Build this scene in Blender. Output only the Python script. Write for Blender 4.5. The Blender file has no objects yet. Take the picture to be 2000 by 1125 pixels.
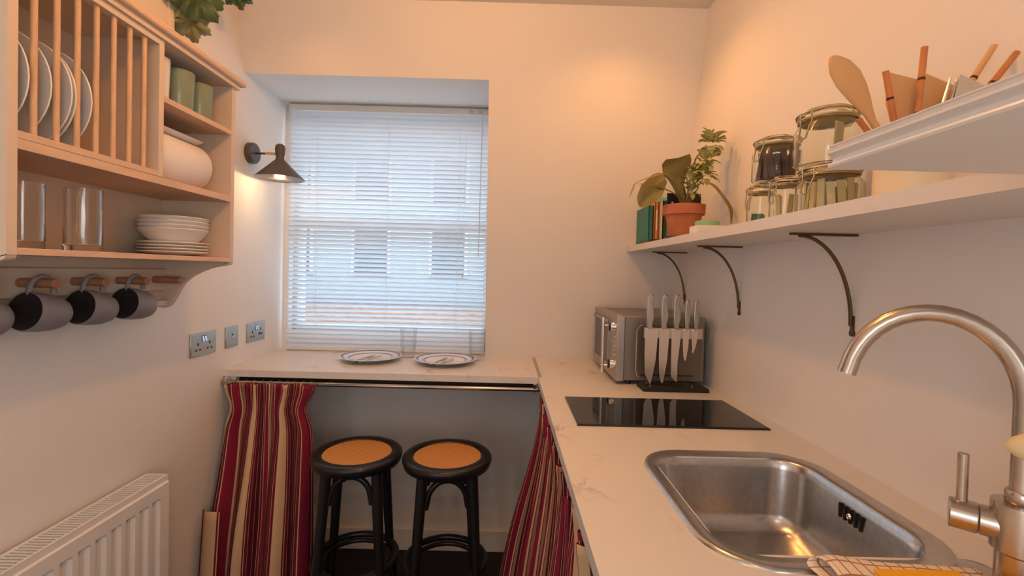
import bpy, bmesh, math, random
from mathutils import Vector, Matrix
random.seed(7)
S = bpy.context.scene
COL = S.collection
R_ = math.radians

# ---------------------------------------------------------------- camera, world, lights, exposure
FPX, CXP, CYP = 899.61, 992.79, 546.98
right = Vector((0.99964196, -0.00548416, 0.02618908))
up = Vector((-0.0260834, 0.01852814, 0.99948805))
fwd = Vector((0.00596659, 0.9998133, -0.01837846))
cam_d = bpy.data.cameras.new('camera')
cam = bpy.data.objects.new('camera', cam_d)
COL.objects.link(cam)
m = Matrix.Identity(4)
for i in range(3):
    m[i][0] = right[i]; m[i][1] = up[i]; m[i][2] = -fwd[i]
m[2][3] = 1.35
cam.matrix_world = m
cam_d.sensor_width = 36.0
cam_d.lens = FPX / 2000 * 36.0
cam_d.shift_x = (1000 - CXP) / 2000
cam_d.shift_y = -(562.5 - CYP) / 2000
cam_d.clip_start = 0.02
S.camera = cam

S.view_settings.view_transform = 'Standard'
S.view_settings.look = 'None'
S.view_settings.gamma = 1.0
S.view_settings.use_curve_mapping = False
S.view_settings.exposure = 0.0

world = bpy.data.worlds.new('daylight')
S.world = world
world.use_nodes = True
wn = world.node_tree.nodes
wn['Background'].inputs['Color'].default_value = (0.66, 0.84, 1.0, 1)
wn['Background'].inputs['Strength'].default_value = 4.9

WARM = (1.0, 0.43, 0.11)
def spot(name, loc, power, col=WARM, angle=150, blend=0.6, size=0.03, aim=(0, 0, -1)):
    l = bpy.data.lights.new(name, 'SPOT')
    l.energy = power; l.color = col; l.spot_size = R_(angle); l.spot_blend = blend; l.shadow_soft_size = size
    o = bpy.data.objects.new(name, l); COL.objects.link(o); o.location = loc
    o.rotation_euler = Vector(aim).to_track_quat('-Z', 'Y').to_euler()
    return o
def bulb(name, loc, power, col=WARM, size=0.03):
    l = bpy.data.lights.new(name, 'POINT'); l.energy = power; l.color = col; l.shadow_soft_size = size
    o = bpy.data.objects.new(name, l); COL.objects.link(o); o.location = loc
    return o
bulb('ceiling_lamp', (-0.15, 1.02, 2.38), 14.5)            # hanging bulbs down the middle of the room
bulb('ceiling_lamp', (-0.20, -0.62, 2.36), 4.5)
spot('corner_spot', (0.44, 1.66, 2.42), 10, angle=140, blend=0.9)
spot('cabinet_spot', (-0.80, 1.72, 2.42), 2.6, angle=140, blend=0.9)
def area(name, loc, aim, sx, sy, power, col):
    l = bpy.data.lights.new(name, 'AREA')
    l.shape = 'RECTANGLE'; l.size = sx; l.size_y = sy; l.energy = power; l.color = col
    o = bpy.data.objects.new(name, l); COL.objects.link(o); o.location = loc
    o.rotation_euler = Vector(aim).to_track_quat('-Z', 'Z').to_euler()
    return o
# daylight from the side window further back in the room
area('side_window_daylight', (-1.10, -1.35, 1.45), (1, 0.1, 0), 1.0, 1.2, 13, (0.92, 0.92, 1.0))
area('added_right_fill', (0.78, -1.30, 1.25), (-1, 0.0, 0), 1.0, 1.9, 25, (0.93, 0.90, 0.88))  # added neutral fill to lift the left wall and cabinet; no door here

# ---------------------------------------------------------------- materials
MATS = {}
def mat(name, col, rough=0.5, metal=0.0, trans=0.0, ior=1.45, var=0.0, vscale=8.0, bump=0.0, bscale=60.0,
        coat=0.0, emit=0.0, spec=0.5, stretch=None, aniso=0.0):
    m = bpy.data.materials.new(name); m.use_nodes = True
    nt = m.node_tree; b = nt.nodes['Principled BSDF']
    c = tuple(col) + (1,)
    b.inputs['Base Color'].default_value = c
    b.inputs['Roughness'].default_value = rough
    b.inputs['Metallic'].default_value = metal
    b.inputs['Transmission Weight'].default_value = trans
    b.inputs['IOR'].default_value = ior
    b.inputs['Coat Weight'].default_value = coat
    b.inputs['Specular IOR Level'].default_value = spec
    b.inputs['Anisotropic'].default_value = aniso
    if emit:
        b.inputs['Emission Color'].default_value = c
        b.inputs['Emission Strength'].default_value = emit
    if var or bump:
        tc = nt.nodes.new('ShaderNodeTexCoord')
        mp = nt.nodes.new('ShaderNodeMapping')
        nt.links.new(tc.outputs['Object'], mp.inputs['Vector'])
        if stretch: mp.inputs['Scale'].default_value = stretch
    if var:
        n = nt.nodes.new('ShaderNodeTexNoise'); n.inputs['Scale'].default_value = vscale; n.inputs['Detail'].default_value = 6
        nt.links.new(mp.outputs['Vector'], n.inputs['Vector'])
        r = nt.nodes.new('ShaderNodeValToRGB')
        r.color_ramp.elements[0].position = 0.3; r.color_ramp.elements[1].position = 0.7
        r.color_ramp.elements[0].color = tuple(max(0, x * (1 - var)) for x in col) + (1,)
        r.color_ramp.elements[1].color = tuple(min(1, x * (1 + var)) for x in col) + (1,)
        nt.links.new(n.outputs['Fac'], r.inputs['Fac'])
        nt.links.new(r.outputs['Color'], b.inputs['Base Color'])
    if bump:
        n2 = nt.nodes.new('ShaderNodeTexNoise'); n2.inputs['Scale'].default_value = bscale; n2.inputs['Detail'].default_value = 4
        nt.links.new(mp.outputs['Vector'], n2.inputs['Vector'])
        bp = nt.nodes.new('ShaderNodeBump'); bp.inputs['Strength'].default_value = bump; bp.inputs['Distance'].default_value = 0.002
        nt.links.new(n2.outputs['Fac'], bp.inputs['Height'])
        nt.links.new(bp.outputs['Normal'], b.inputs['Normal'])
    MATS[name] = m
    return m

def srgb(r, g, b):
    f = lambda c: (c / 255 / 12.92) if c / 255 <= 0.04045 else ((c / 255 + 0.055) / 1.055) ** 2.4
    return (f(r), f(g), f(b))

M_wall = mat('wall_paint', (0.80, 0.775, 0.745), 0.75, bump=0.06, bscale=90)
M_ceil = mat('ceiling_paint', (0.80, 0.77, 0.72), 0.8, bump=0.05, bscale=80)
M_floor = mat('dark_floor', (0.012, 0.011, 0.011), 0.65, var=0.3, vscale=14, bump=0.1, bscale=40)
M_trim = mat('trim_paint', (0.78, 0.75, 0.70), 0.45)
M_peg = mat('dark_peg', srgb(168, 116, 84), 0.5, var=0.15, vscale=20)
M_white = mat('white_enamel', (0.80, 0.78, 0.75), 0.3)
M_rack = mat('rack_paint', srgb(216, 197, 176), 0.5, var=0.05, vscale=5, bump=0.04, bscale=50)
M_dowel = mat('beech_dowel', srgb(212, 172, 134), 0.45, var=0.12, vscale=20, stretch=(6, 6, 1))
M_shelfwood = mat('beech_edge', srgb(214, 182, 154), 0.5, var=0.08, vscale=10, stretch=(8, 1, 8))
M_porc = mat('white_porcelain', (0.78, 0.76, 0.72), 0.2, coat=0.3)
M_green = mat('sage_glaze', srgb(126, 142, 120), 0.3, var=0.1, coat=0.3)
M_mugout = mat('grey_stoneware', srgb(136, 131, 135), 0.5, var=0.06, vscale=30)
M_mugin = mat('charcoal_glaze', (0.016, 0.016, 0.018), 0.35)
M_paper = mat('kitchen_paper', (0.82, 0.79, 0.77), 0.9, bump=0.3, bscale=160)
M_glass = mat('clear_glass', (0.97, 0.98, 0.97), 0.02, trans=1.0, ior=1.45)
M_steel = mat('brushed_steel', (0.62, 0.60, 0.57), 0.28, metal=1.0, var=0.06, vscale=40, stretch=(1, 1, 12))
M_sink = mat('sink_steel', (0.55, 0.53, 0.51), 0.24, metal=1.0, var=0.08, vscale=120)
M_tap = mat('brushed_nickel', (0.56, 0.49, 0.42), 0.26, metal=1.0, var=0.05, vscale=50)
M_chrome = mat('chrome', (0.75, 0.74, 0.72), 0.12, metal=1.0)
M_alu = mat('aluminium_strip', (0.58, 0.52, 0.45), 0.35, metal=1.0)
M_black = mat('black_lacquer', (0.010, 0.010, 0.012), 0.38, coat=0.2)
M_blackmetal = mat('black_metal', (0.045, 0.045, 0.05), 0.35)
M_blackplastic = mat('black_plastic', (0.014, 0.013, 0.013), 0.4)
M_hob = mat('black_glass', (0.006, 0.006, 0.006), 0.04, spec=0.6)
M_brass = mat('brass', (0.62, 0.42, 0.18), 0.28, metal=1.0)
M_bronze = mat('dark_bronze', (0.13, 0.085, 0.045), 0.4, metal=0.85)
M_shade = mat('shade_black', srgb(84, 78, 74), 0.35)
M_shadein = mat('shade_lining', (0.75, 0.7, 0.62), 0.5)
M_bulb = mat('warm_bulb', (1.0, 0.72, 0.40), 0.5, emit=9.0)
M_terra = mat('terracotta', srgb(186, 112, 78), 0.8, var=0.18, vscale=14, bump=0.15, bscale=60)
M_soil = mat('potting_soil', (0.03, 0.02, 0.015), 0.95, bump=1.0, bscale=120)
M_leaf = mat('olive_leaf', srgb(128, 116, 66), 0.5, var=0.25, vscale=18)
M_leafdark = mat('dark_leaf', srgb(62, 84, 44), 0.42, var=0.35, vscale=16)
M_leafback = mat('pale_leaf', srgb(128, 132, 92), 0.5, var=0.25, vscale=22)
M_leafpale = mat('bract_green', srgb(176, 178, 112), 0.55, var=0.15, vscale=40)
M_teal = mat('teal_cover', srgb(52, 124, 116), 0.55, var=0.06)
M_mint = mat('mint_cover', srgb(136, 190, 158), 0.55, var=0.05)
M_orange = mat('orange_cover', srgb(226, 140, 92), 0.55)
M_cream = mat('cream_cover', srgb(226, 206, 170), 0.6)
M_dkgreen = mat('dark_green_cover', srgb(44, 78, 68), 0.55)
M_page = mat('book_pages', (0.75, 0.70, 0.58), 0.9)
M_cardblack = mat('black_card', (0.02, 0.014, 0.02), 0.5)
M_print = mat('white_print', (0.85, 0.83, 0.8), 0.6)
M_wood = mat('pale_wood', srgb(214, 164, 108), 0.55, var=0.1, vscale=12, stretch=(1, 1, .2))
M_bamboo = mat('bamboo', srgb(196, 122, 66), 0.45, var=0.2, vscale=18)
M_darkwood = mat('dark_node', srgb(70, 38, 20), 0.5)
M_creamcer = mat('cream_ceramic', srgb(226, 212, 178), 0.35)
M_seal = mat('seal_ring', srgb(208, 190, 132), 0.6)
M_wire = mat('clip_wire', (0.45, 0.38, 0.28), 0.3, metal=1.0)
M_stickdark = mat('brown_sachet', srgb(92, 62, 62), 0.4, var=0.35, vscale=40)
M_sachet = mat('cream_sachet', srgb(222, 208, 160), 0.6, var=0.08, vscale=30)
M_greenfoil = mat('green_wrapper', srgb(92, 148, 110), 0.4, var=0.2, vscale=50)
M_microbody = mat('microwave_silver', (0.42, 0.40, 0.37), 0.32, metal=0.9)
M_microside = mat('microwave_casing', (0.27, 0.25, 0.235), 0.42, metal=0.6)
M_blade = mat('knife_blade', (0.74, 0.70, 0.66), 0.24, metal=1.0)
M_handle = mat('knife_handle', (0.50, 0.47, 0.43), 0.3, metal=1.0)
M_sponge = mat('yellow_sponge', srgb(240, 178, 40), 0.9, bump=0.6, bscale=220)
M_brick = mat('far_brick', srgb(150, 108, 84), 0.85, var=0.25, vscale=6)
M_render = mat('far_render', srgb(150, 156, 164), 0.9, var=0.05)
M_roof = mat('far_roof', srgb(96, 92, 98), 0.8, var=0.2)
M_farglass = mat('far_window', (0.05, 0.06, 0.08), 0.15)
M_ground = mat('far_ground', (0.62, 0.62, 0.60), 0.9, var=0.2, vscale=2)
M_frame = mat('sash_paint', (0.62, 0.63, 0.66), 0.4)
M_sock = mat('socket_steel', (0.46, 0.46, 0.43), 0.3, metal=1.0)
M_hole = mat('socket_hole', (0.01, 0.01, 0.01), 0.6)
M_planter = mat('planter_paint', srgb(222, 206, 186), 0.55)
M_rail = mat('rail_chrome', (0.42, 0.40, 0.39), 0.2, metal=1.0)

def mat_marble():
    m = bpy.data.materials.new('marble_laminate'); m.use_nodes = True
    nt = m.node_tree; N = nt.nodes; Lk = nt.links; b = N['Principled BSDF']
    b.inputs['Roughness'].default_value = 0.32
    tc = N.new('ShaderNodeTexCoord')
    n1 = N.new('ShaderNodeTexNoise'); n1.inputs['Scale'].default_value = 3.0; n1.inputs['Detail'].default_value = 8
    Lk.new(tc.outputs['Object'], n1.inputs['Vector'])
    ad = N.new('ShaderNodeMix'); ad.data_type = 'VECTOR'; ad.inputs['Factor'].default_value = 0.42
    Lk.new(tc.outputs['Object'], ad.inputs[4]); Lk.new(n1.outputs['Color'], ad.inputs[5])
    mp = N.new('ShaderNodeMapping'); mp.inputs['Rotation'].default_value = (0, 0, R_(40)); mp.inputs['Scale'].default_value = (6, 1.6, 3)
    Lk.new(ad.outputs[1], mp.inputs['Vector'])
    n2 = N.new('ShaderNodeTexNoise'); n2.inputs['Scale'].default_value = 1.6; n2.inputs['Detail'].default_value = 5
    Lk.new(mp.outputs['Vector'], n2.inputs['Vector'])
    sub = N.new('ShaderNodeMath'); sub.operation = 'SUBTRACT'; sub.inputs[1].default_value = 0.5
    Lk.new(n2.outputs['Fac'], sub.inputs[0])
    ab = N.new('ShaderNodeMath'); ab.operation = 'ABSOLUTE'; Lk.new(sub.outputs[0], ab.inputs[0])
    rv = N.new('ShaderNodeValToRGB'); e = rv.color_ramp.elements
    e[0].position = 0.0; e[0].color = (1, 1, 1, 1); e[1].position = 0.02; e[1].color = (0, 0, 0, 1)
    Lk.new(ab.outputs[0], rv.inputs['Fac'])
    n3 = N.new('ShaderNodeTexNoise'); n3.inputs['Scale'].default_value = 7.0; n3.inputs['Detail'].default_value = 3
    Lk.new(tc.outputs['Object'], n3.inputs['Vector'])
    r3 = N.new('ShaderNodeValToRGB'); r3.color_ramp.elements[0].position = 0.5; r3.color_ramp.elements[1].position = 0.72
    Lk.new(n3.outputs['Fac'], r3.inputs['Fac'])
    mu = N.new('ShaderNodeMath'); mu.operation = 'MULTIPLY'
    Lk.new(rv.outputs['Color'], mu.inputs[0]); Lk.new(r3.outputs['Color'], mu.inputs[1])
    mx = N.new('ShaderNodeMix'); mx.data_type = 'RGBA'
    mx.inputs[6].default_value = (0.73, 0.70, 0.665, 1); mx.inputs[7].default_value = (0.46, 0.38, 0.31, 1)
    Lk.new(mu.outputs[0], mx.inputs['Factor']); Lk.new(mx.outputs[2], b.inputs['Base Color'])
    return m
M_marble = mat_marble()

def mat_thin_glass(name, tint=(1, 1, 1), refl=0.08):
    m = bpy.data.materials.new(name); m.use_nodes = True
    nt = m.node_tree; N = nt.nodes; N.remove(N['Principled BSDF'])
    t = N.new('ShaderNodeBsdfTransparent'); t.inputs['Color'].default_value = tuple(tint) + (1,)
    g = N.new('ShaderNodeBsdfGlossy'); g.inputs['Roughness'].default_value = 0.03
    fr = N.new('ShaderNodeMath'); fr.operation = 'MULTIPLY'
    lw = N.new('ShaderNodeLayerWeight'); lw.inputs['Blend'].default_value = 0.35
    fr.inputs[1].default_value = refl * 3
    nt.links.new(lw.outputs['Fresnel'], fr.inputs[0])
    mx = N.new('ShaderNodeMixShader')
    nt.links.new(fr.outputs[0], mx.inputs[0]); nt.links.new(t.outputs[0], mx.inputs[1]); nt.links.new(g.outputs[0], mx.inputs[2])
    nt.links.new(mx.outputs[0], N['Material Output'].inputs['Surface'])
    return m
M_pane = mat_thin_glass('window_glass')
M_jar = mat('jar_glass', (0.95, 0.985, 0.95), 0.015, trans=1.0, ior=1.36)
M_rib = mat_thin_glass('ribbed_thin_glass', (0.985, 0.99, 0.99), 0.1)
M_acrylic = mat_thin_glass('clear_acrylic', (0.93, 0.92, 0.90), 0.12)
M_acredge = mat('acrylic_edge', (0.72, 0.68, 0.62), 0.15, trans=0.5)

def mat_slat():
    m = bpy.data.materials.new('blind_slat'); m.use_nodes = True
    nt = m.node_tree; N = nt.nodes; b = N['Principled BSDF']
    b.inputs['Base Color'].default_value = (0.80, 0.82, 0.84, 1); b.inputs['Roughness'].default_value = 0.35
    t = N.new('ShaderNodeBsdfTranslucent'); t.inputs['Color'].default_value = (0.74, 0.82, 0.88, 1)
    mx = N.new('ShaderNodeMixShader'); mx.inputs[0].default_value = 0.34
    nt.links.new(b.outputs[0], mx.inputs[1]); nt.links.new(t.outputs[0], mx.inputs[2])
    nt.links.new(mx.outputs[0], N['Material Output'].inputs['Surface'])
    return m
M_slat = mat_slat()

def mat_stripes():
    m = bpy.data.materials.new('striped_cloth'); m.use_nodes = True
    nt = m.node_tree; N = nt.nodes; Lk = nt.links; b = N['Principled BSDF']
    b.inputs['Roughness'].default_value = 0.85; b.inputs['Specular IOR Level'].default_value = 0.15
    uv = N.new('ShaderNodeUVMap'); sp = N.new('ShaderNodeSeparateXYZ'); Lk.new(uv.outputs['UV'], sp.inputs[0])
    fr = N.new('ShaderNodeMath'); fr.operation = 'FRACT'; Lk.new(sp.outputs['X'], fr.inputs[0])
    rp = N.new('ShaderNodeValToRGB'); rp.color_ramp.interpolation = 'CONSTANT'
    be = srgb(204, 174, 140); bu = srgb(106, 28, 48); cr = srgb(132, 34, 60); dk = srgb(78, 24, 40); ta = srgb(150, 116, 92); pk = srgb(204, 148, 124)
    stops = [(0, be), (.13, bu), (.145, be), (.153, bu), (.185, pk), (.19, dk), (.24, pk), (.246, dk), (.30, be), (.308, bu), (.34, be), (.352, cr),
             (.49, be), (.53, bu), (.545, ta), (.60, dk), (.64, pk), (.648, bu), (.69, be), (.70, cr), (.80, dk), (.825, be), (.835, dk), (.87, pk), (.877, cr), (.94, be), (.95, bu)]
    els = rp.color_ramp.elements
    els[0].position = 0; els[0].color = be + (1,)
    els[1].position = stops[1][0]; els[1].color = stops[1][1] + (1,)
    for p, c in stops[2:]:
        e = els.new(p); e.color = c + (1,)
    Lk.new(fr.outputs[0], rp.inputs['Fac']); Lk.new(rp.outputs['Color'], b.inputs['Base Color'])
    tc = N.new('ShaderNodeTexCoord'); n = N.new('ShaderNodeTexNoise'); n.inputs['Scale'].default_value = 300
    Lk.new(tc.outputs['Object'], n.inputs['Vector'])
    bp = N.new('ShaderNodeBump'); bp.inputs['Strength'].default_value = 0.15; bp.inputs['Distance'].default_value = 0.001
    Lk.new(n.outputs['Fac'], bp.inputs['Height']); Lk.new(bp.outputs['Normal'], b.inputs['Normal'])
    return m
M_stripe = mat_stripes()

def mat_grid_cloth():
    m = bpy.data.materials.new('checked_towel'); m.use_nodes = True
    nt = m.node_tree; N = nt.nodes; Lk = nt.links; b = N['Principled BSDF']; b.inputs['Roughness'].default_value = 0.95
    uv = N.new('ShaderNodeUVMap'); sp = N.new('ShaderNodeSeparateXYZ'); Lk.new(uv.outputs['UV'], sp.inputs[0])
    outs = []
    for ch in ('X', 'Y'):
        f = N.new('ShaderNodeMath'); f.operation = 'FRACT'; Lk.new(sp.outputs[ch], f.inputs[0])
        g = N.new('ShaderNodeMath'); g.operation = 'LESS_THAN'; g.inputs[1].default_value = 0.13; Lk.new(f.outputs[0], g.inputs[0])
        outs.append(g)
    mxm = N.new('ShaderNodeMath'); mxm.operation = 'MAXIMUM'
    Lk.new(outs[0].outputs[0], mxm.inputs[0]); Lk.new(outs[1].outputs[0], mxm.inputs[1])
    mx = N.new('ShaderNodeMix'); mx.data_type = 'RGBA'
    mx.inputs[6].default_value = srgb(236, 218, 196) + (1,); mx.inputs[7].default_value = srgb(156, 122, 98) + (1,)
    Lk.new(mxm.outputs[0], mx.inputs['Factor']); Lk.new(mx.outputs[2], b.inputs['Base Color'])
    tc = N.new('ShaderNodeTexCoord'); n = N.new('ShaderNodeTexNoise'); n.inputs['Scale'].default_value = 350
    Lk.new(tc.outputs['Object'], n.inputs['Vector'])
    bp = N.new('ShaderNodeBump'); bp.inputs['Strength'].default_value = 0.5; bp.inputs['Distance'].default_value = 0.001
    Lk.new(n.outputs['Fac'], bp.inputs['Height']); Lk.new(bp.outputs['Normal'], b.inputs['Normal'])
    return m
M_towel = mat_grid_cloth()

def mat_cane():
    m = bpy.data.materials.new('woven_cane'); m.use_nodes = True
    nt = m.node_tree; N = nt.nodes; Lk = nt.links; b = N['Principled BSDF']; b.inputs['Roughness'].default_value = 0.5
    tc = N.new('ShaderNodeTexCoord'); mp = N.new('ShaderNodeMapping'); mp.inputs['Rotation'].default_value = (0, 0, R_(20))
    Lk.new(tc.outputs['Object'], mp.inputs['Vector'])
    ck = N.new('ShaderNodeTexVoronoi'); ck.inputs['Scale'].default_value = 95; ck.inputs['Randomness'].default_value = 0.12
    Lk.new(mp.outputs['Vector'], ck.inputs['Vector'])
    rp = N.new('ShaderNodeValToRGB'); e = rp.color_ramp.elements
    e[0].position = 0.1; e[0].color = srgb(150, 92, 40) + (1,); e[1].position = 0.4; e[1].color = srgb(216, 158, 92) + (1,)
    Lk.new(ck.outputs['Distance'], rp.inputs['Fac']); Lk.new(rp.outputs['Color'], b.inputs['Base Color'])
    bp = N.new('ShaderNodeBump'); bp.inputs['Strength'].default_value = 0.5; bp.inputs['Distance'].default_value = 0.002
    Lk.new(ck.outputs['Distance'], bp.inputs['Height']); Lk.new(bp.outputs['Normal'], b.inputs['Normal'])
    return m
M_cane = mat_cane()

def mat_plate_rim():
    m = bpy.data.materials.new('blue_band_plate'); m.use_nodes = True
    nt = m.node_tree; N = nt.nodes; Lk = nt.links; b = N['Principled BSDF']; b.inputs['Roughness'].default_value = 0.15
    tc = N.new('ShaderNodeTexCoord'); sp = N.new('ShaderNodeSeparateXYZ'); Lk.new(tc.outputs['Object'], sp.inputs[0])
    cb = N.new('ShaderNodeCombineXYZ'); Lk.new(sp.outputs['X'], cb.inputs['X']); Lk.new(sp.outputs['Y'], cb.inputs['Y'])
    ln = N.new('ShaderNodeVectorMath'); ln.operation = 'LENGTH'; Lk.new(cb.outputs[0], ln.inputs[0])
    mr = N.new('ShaderNodeMath'); mr.operation = 'MULTIPLY'; mr.inputs[1].default_value = 1 / 0.14; Lk.new(ln.outputs['Value'], mr.inputs[0])
    rp = N.new('ShaderNodeValToRGB'); rp.color_ramp.interpolation = 'CONSTANT'
    w = (0.80, 0.79, 0.76, 1); bl = srgb(58, 70, 128) + (1,); pb = srgb(176, 184, 216) + (1,)
    els = rp.color_ramp.elements
    els[0].position = 0; els[0].color = w; els[1].position = 0.66; els[1].color = bl
    for p, c in ((0.69, pb), (0.74, w), (0.86, pb), (0.885, bl), (0.945, pb), (0.965, w)):
        e = els.new(p); e.color = c
    Lk.new(mr.outputs[0], rp.inputs['Fac']); Lk.new(rp.outputs['Color'], b.inputs['Base Color'])
    return m
M_blueplate = mat_plate_rim()

# ---------------------------------------------------------------- mesh helpers
class B:
    def __init__(s): s.bm = bmesh.new()
    def box(s, x0, x1, y0, y1, z0, z1):
        v = [s.bm.verts.new((x, y, z)) for x in (x0, x1) for y in (y0, y1) for z in (z0, z1)]
        for f in ((0, 1, 3, 2), (4, 6, 7, 5), (0, 4, 5, 1), (2, 3, 7, 6), (0, 2, 6, 4), (1, 5, 7, 3)):
            s.bm.faces.new([v[i] for i in f])
        return s
    def rings(s, rings, closed=True, cap0=True, cap1=True):
        rr = [[s.bm.verts.new(p) for p in r] for r in rings]
        n = len(rr[0])
        for a, b in zip(rr, rr[1:]):
            for i in range(n if closed else n - 1):
                j = (i + 1) % n
                s.bm.faces.new((a[i], a[j], b[j], b[i]))
        if cap0 and closed: s.bm.faces.new(rr[0][::-1])
        if cap1 and closed: s.bm.faces.new(rr[-1])
        return s
    def cyl(s, p0, p1, r0, r1=None, seg=16):
        r1 = r0 if r1 is None else r1
        p0 = Vector(p0); p1 = Vector(p1)
        q = (p1 - p0).to_track_quat('Z', 'Y'); u = q @ Vector((1, 0, 0)); v = q @ Vector((0, 1, 0))
        def ring(p, r): return [p + (u * math.cos(2 * math.pi * i / seg) + v * math.sin(2 * math.pi * i / seg)) * r for i in range(seg)]
        return s.rings([ring(p0, r0), ring(p1, r1)])
    def lathe(s, prof, origin=(0, 0, 0), axis=(0, 0, 1), seg=32, rmod=None):
        o = Vector(origin); q = Vector(axis).to_track_quat('Z', 'Y') if tuple(axis) != (0, 0, 1) else Matrix.Identity(3).to_quaternion()
        rings = []
        for r, z in prof:
            ring = []
            for i in range(seg):
                a = 2 * math.pi * i / seg
                k = rmod(a, r, z) if rmod else 1.0
                ring.append(o + q @ Vector((r * k * math.cos(a), r * k * math.sin(a), z)))
            rings.append(ring)
        return s.rings(rings, True, prof[0][0] > 1e-6, prof[-1][0] > 1e-6)
    def tube(s, pts, r, seg=8, close=False):
        pts = [Vector(p) for p in pts]; rings = []; n = len(pts)
        prev = None
        for i, p in enumerate(pts):
            if close: d = pts[(i + 1) % n] - pts[i - 1]
            else: d = pts[min(i + 1, n - 1)] - pts[max(i - 1, 0)]
            d.normalize()
            if prev is None:
                u = d.orthogonal().normalized()
            else:
                u = (prev - d * prev.dot(d)).normalized()
            prev = u; v = d.cross(u)
            ri = r[i] if isinstance(r, (list, tuple)) else r
            rings.append([p + (u * math.cos(2 * math.pi * k / seg) + v * math.sin(2 * math.pi * k / seg)) * ri for k in range(seg)])
        if close: rings.append(rings[0]); return s.rings(rings, True, False, False)
        return s.rings(rings)
    def prism(s, poly, axis, a0, a1):
        def P(p, a):
            return {'x': (a, p[0], p[1]), 'y': (p[0], a, p[1]), 'z': (p[0], p[1], a)}[axis]
        return s.rings([[P(p, a0) for p in poly], [P(p, a1) for p in poly]])
    def grid(s, rows, uvs=None):
        rr = [[s.bm.verts.new(p) for p in r] for r in rows]
        lay = s.bm.loops.layers.uv.new('UVMap') if uvs else None
        for i in range(len(rr) - 1):
            for j in range(len(rr[0]) - 1):
                f = s.bm.faces.new((rr[i][j], rr[i][j + 1], rr[i + 1][j + 1], rr[i + 1][j]))
                if uvs:
                    for lp, (a, b) in zip(f.loops, ((i, j), (i, j + 1), (i + 1, j + 1), (i + 1, j))):
                        lp[lay].uv = uvs[a][b]
        return s

ORI = {}
def clean(n): return n
def obj(name, b, material, parent=None, angle=38, bevel=0.0, origin=None, solid=0.0, sub=0):
    me = bpy.data.meshes.new(name)
    root = parent
    while root is not None and root.parent is not None: root = root.parent
    off = ORI[root.name] if root is not None else Vector(origin or (0, 0, 0))
    if off.length: bmesh.ops.translate(b.bm, verts=b.bm.verts, vec=-off)
    bmesh.ops.remove_doubles(b.bm, verts=b.bm.verts, dist=1e-6)
    bmesh.ops.recalc_face_normals(b.bm, faces=b.bm.faces)
    b.bm.to_mesh(me); b.bm.free()
    me.polygons.foreach_set('use_smooth', [True] * len(me.polygons))
    try: me.set_sharp_from_angle(angle=R_(angle))
    except Exception: pass
    me.materials.append(material)
    o = bpy.data.objects.new(name, me); COL.objects.link(o)
    if parent is None:
        o.location = off; ORI[o.name] = off.copy()
    else: o.parent = parent
    if solid:
        md = o.modifiers.new('thick', 'SOLIDIFY'); md.thickness = solid; md.offset = 0
    if bevel:
        md = o.modifiers.new('edge', 'BEVEL'); md.width = bevel; md.segments = 2; md.limit_method = 'ANGLE'; md.angle_limit = R_(35)
    if sub:
        md = o.modifiers.new('sub', 'SUBSURF'); md.levels = sub; md.render_levels = sub
    return o
def tag(o, label, cat, group=None):
    o['label'] = label; o['category'] = cat
    if group: o['group'] = group
    return o
def thing(name, label, cat, loc, group=None):
    o = bpy.data.objects.new(name, None); COL.objects.link(o)
    o.empty_display_size = 0.05
    o.location = loc; ORI[o.name] = Vector(loc)
    return tag(o, label, cat, group)
def struct(name, b, m, parent=None, **k):
    o = obj(name, b, m, parent, **k); o['kind'] = 'structure'; return o
def dup(root, loc, label, group=None, rotz=0.0):
    r = root.copy(); COL.objects.link(r); r.location = loc; r.rotation_euler = (0, 0, rotz)
    r['label'] = label
    if group: r['group'] = group
    for ch in list(root.children):
        c = ch.copy(); COL.objects.link(c); c.parent = r
        for g in ch.children:
            d = g.copy(); COL.objects.link(d); d.parent = c
    return r

# ---------------------------------------------------------------- key dimensions (metres, camera over x=0,y=0, floor z=0)
XL, XR = -1.133, 0.808
CT = 0.924                     # worktop height
CEIL = 2.454
def yw(z): return 2.190 - 0.2504 * (z - 1.35)      # sloping gable wall
WL, WR, ZS = -1.107, -0.093, 2.167                   # window recess

# ---------------------------------------------------------------- room shell
struct('floor', B().box(-1.4, 1.1, -2.6, 2.8, -0.08, 0), M_floor)
struct('ceiling', B().box(-1.4, 1.1, -2.6, 2.6, CEIL, CEIL + 0.08), M_ceil)
struct('wall_left', B().box(XL - 0.12, XL, -2.6, 2.62, 0, CEIL), M_wall)
struct('wall_right', B().box(XR, XR + 0.12, -2.6, 2.62, 0, CEIL), M_wall)
bk = B()
bk.prism([(yw(0.90), 0.90), (yw(CEIL), CEIL), (2.56, CEIL), (2.56, 0.90)], 'x', WR, XR)
bk.prism([(yw(ZS), ZS), (yw(CEIL), CEIL), (2.56, CEIL), (2.56, ZS)], 'x', XL, WR)
bk.box(XL, XR, 2.205, 2.56, 0, 0.896)
bk.box(XL, WL, 2.36, 2.56, 0.9, ZS)
struct('wall_back', bk, M_wall)
rw = B(); rw.box(-1.25, -0.85, -2.62, -2.5, 0, CEIL).box(0.4, 0.93, -2.62, -2.5, 0, CEIL).box(-0.85, 0.4, -2.62, -2.5, 2.1, CEIL)
struct('wall_front', rw, M_wall)
dr = struct('door_1', B().box(-0.85, 0.4, -2.60, -2.56, 0, 2.1), M_white)
struct('baseboard_back', B().box(XL, XR, 2.188, 2.205, 0, 0.105), M_trim, bevel=0.004)
struct('baseboard_left', B().box(XL, XL + 0.015, -2.5, 2.18, 0, 0.105), M_trim, bevel=0.004)

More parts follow.
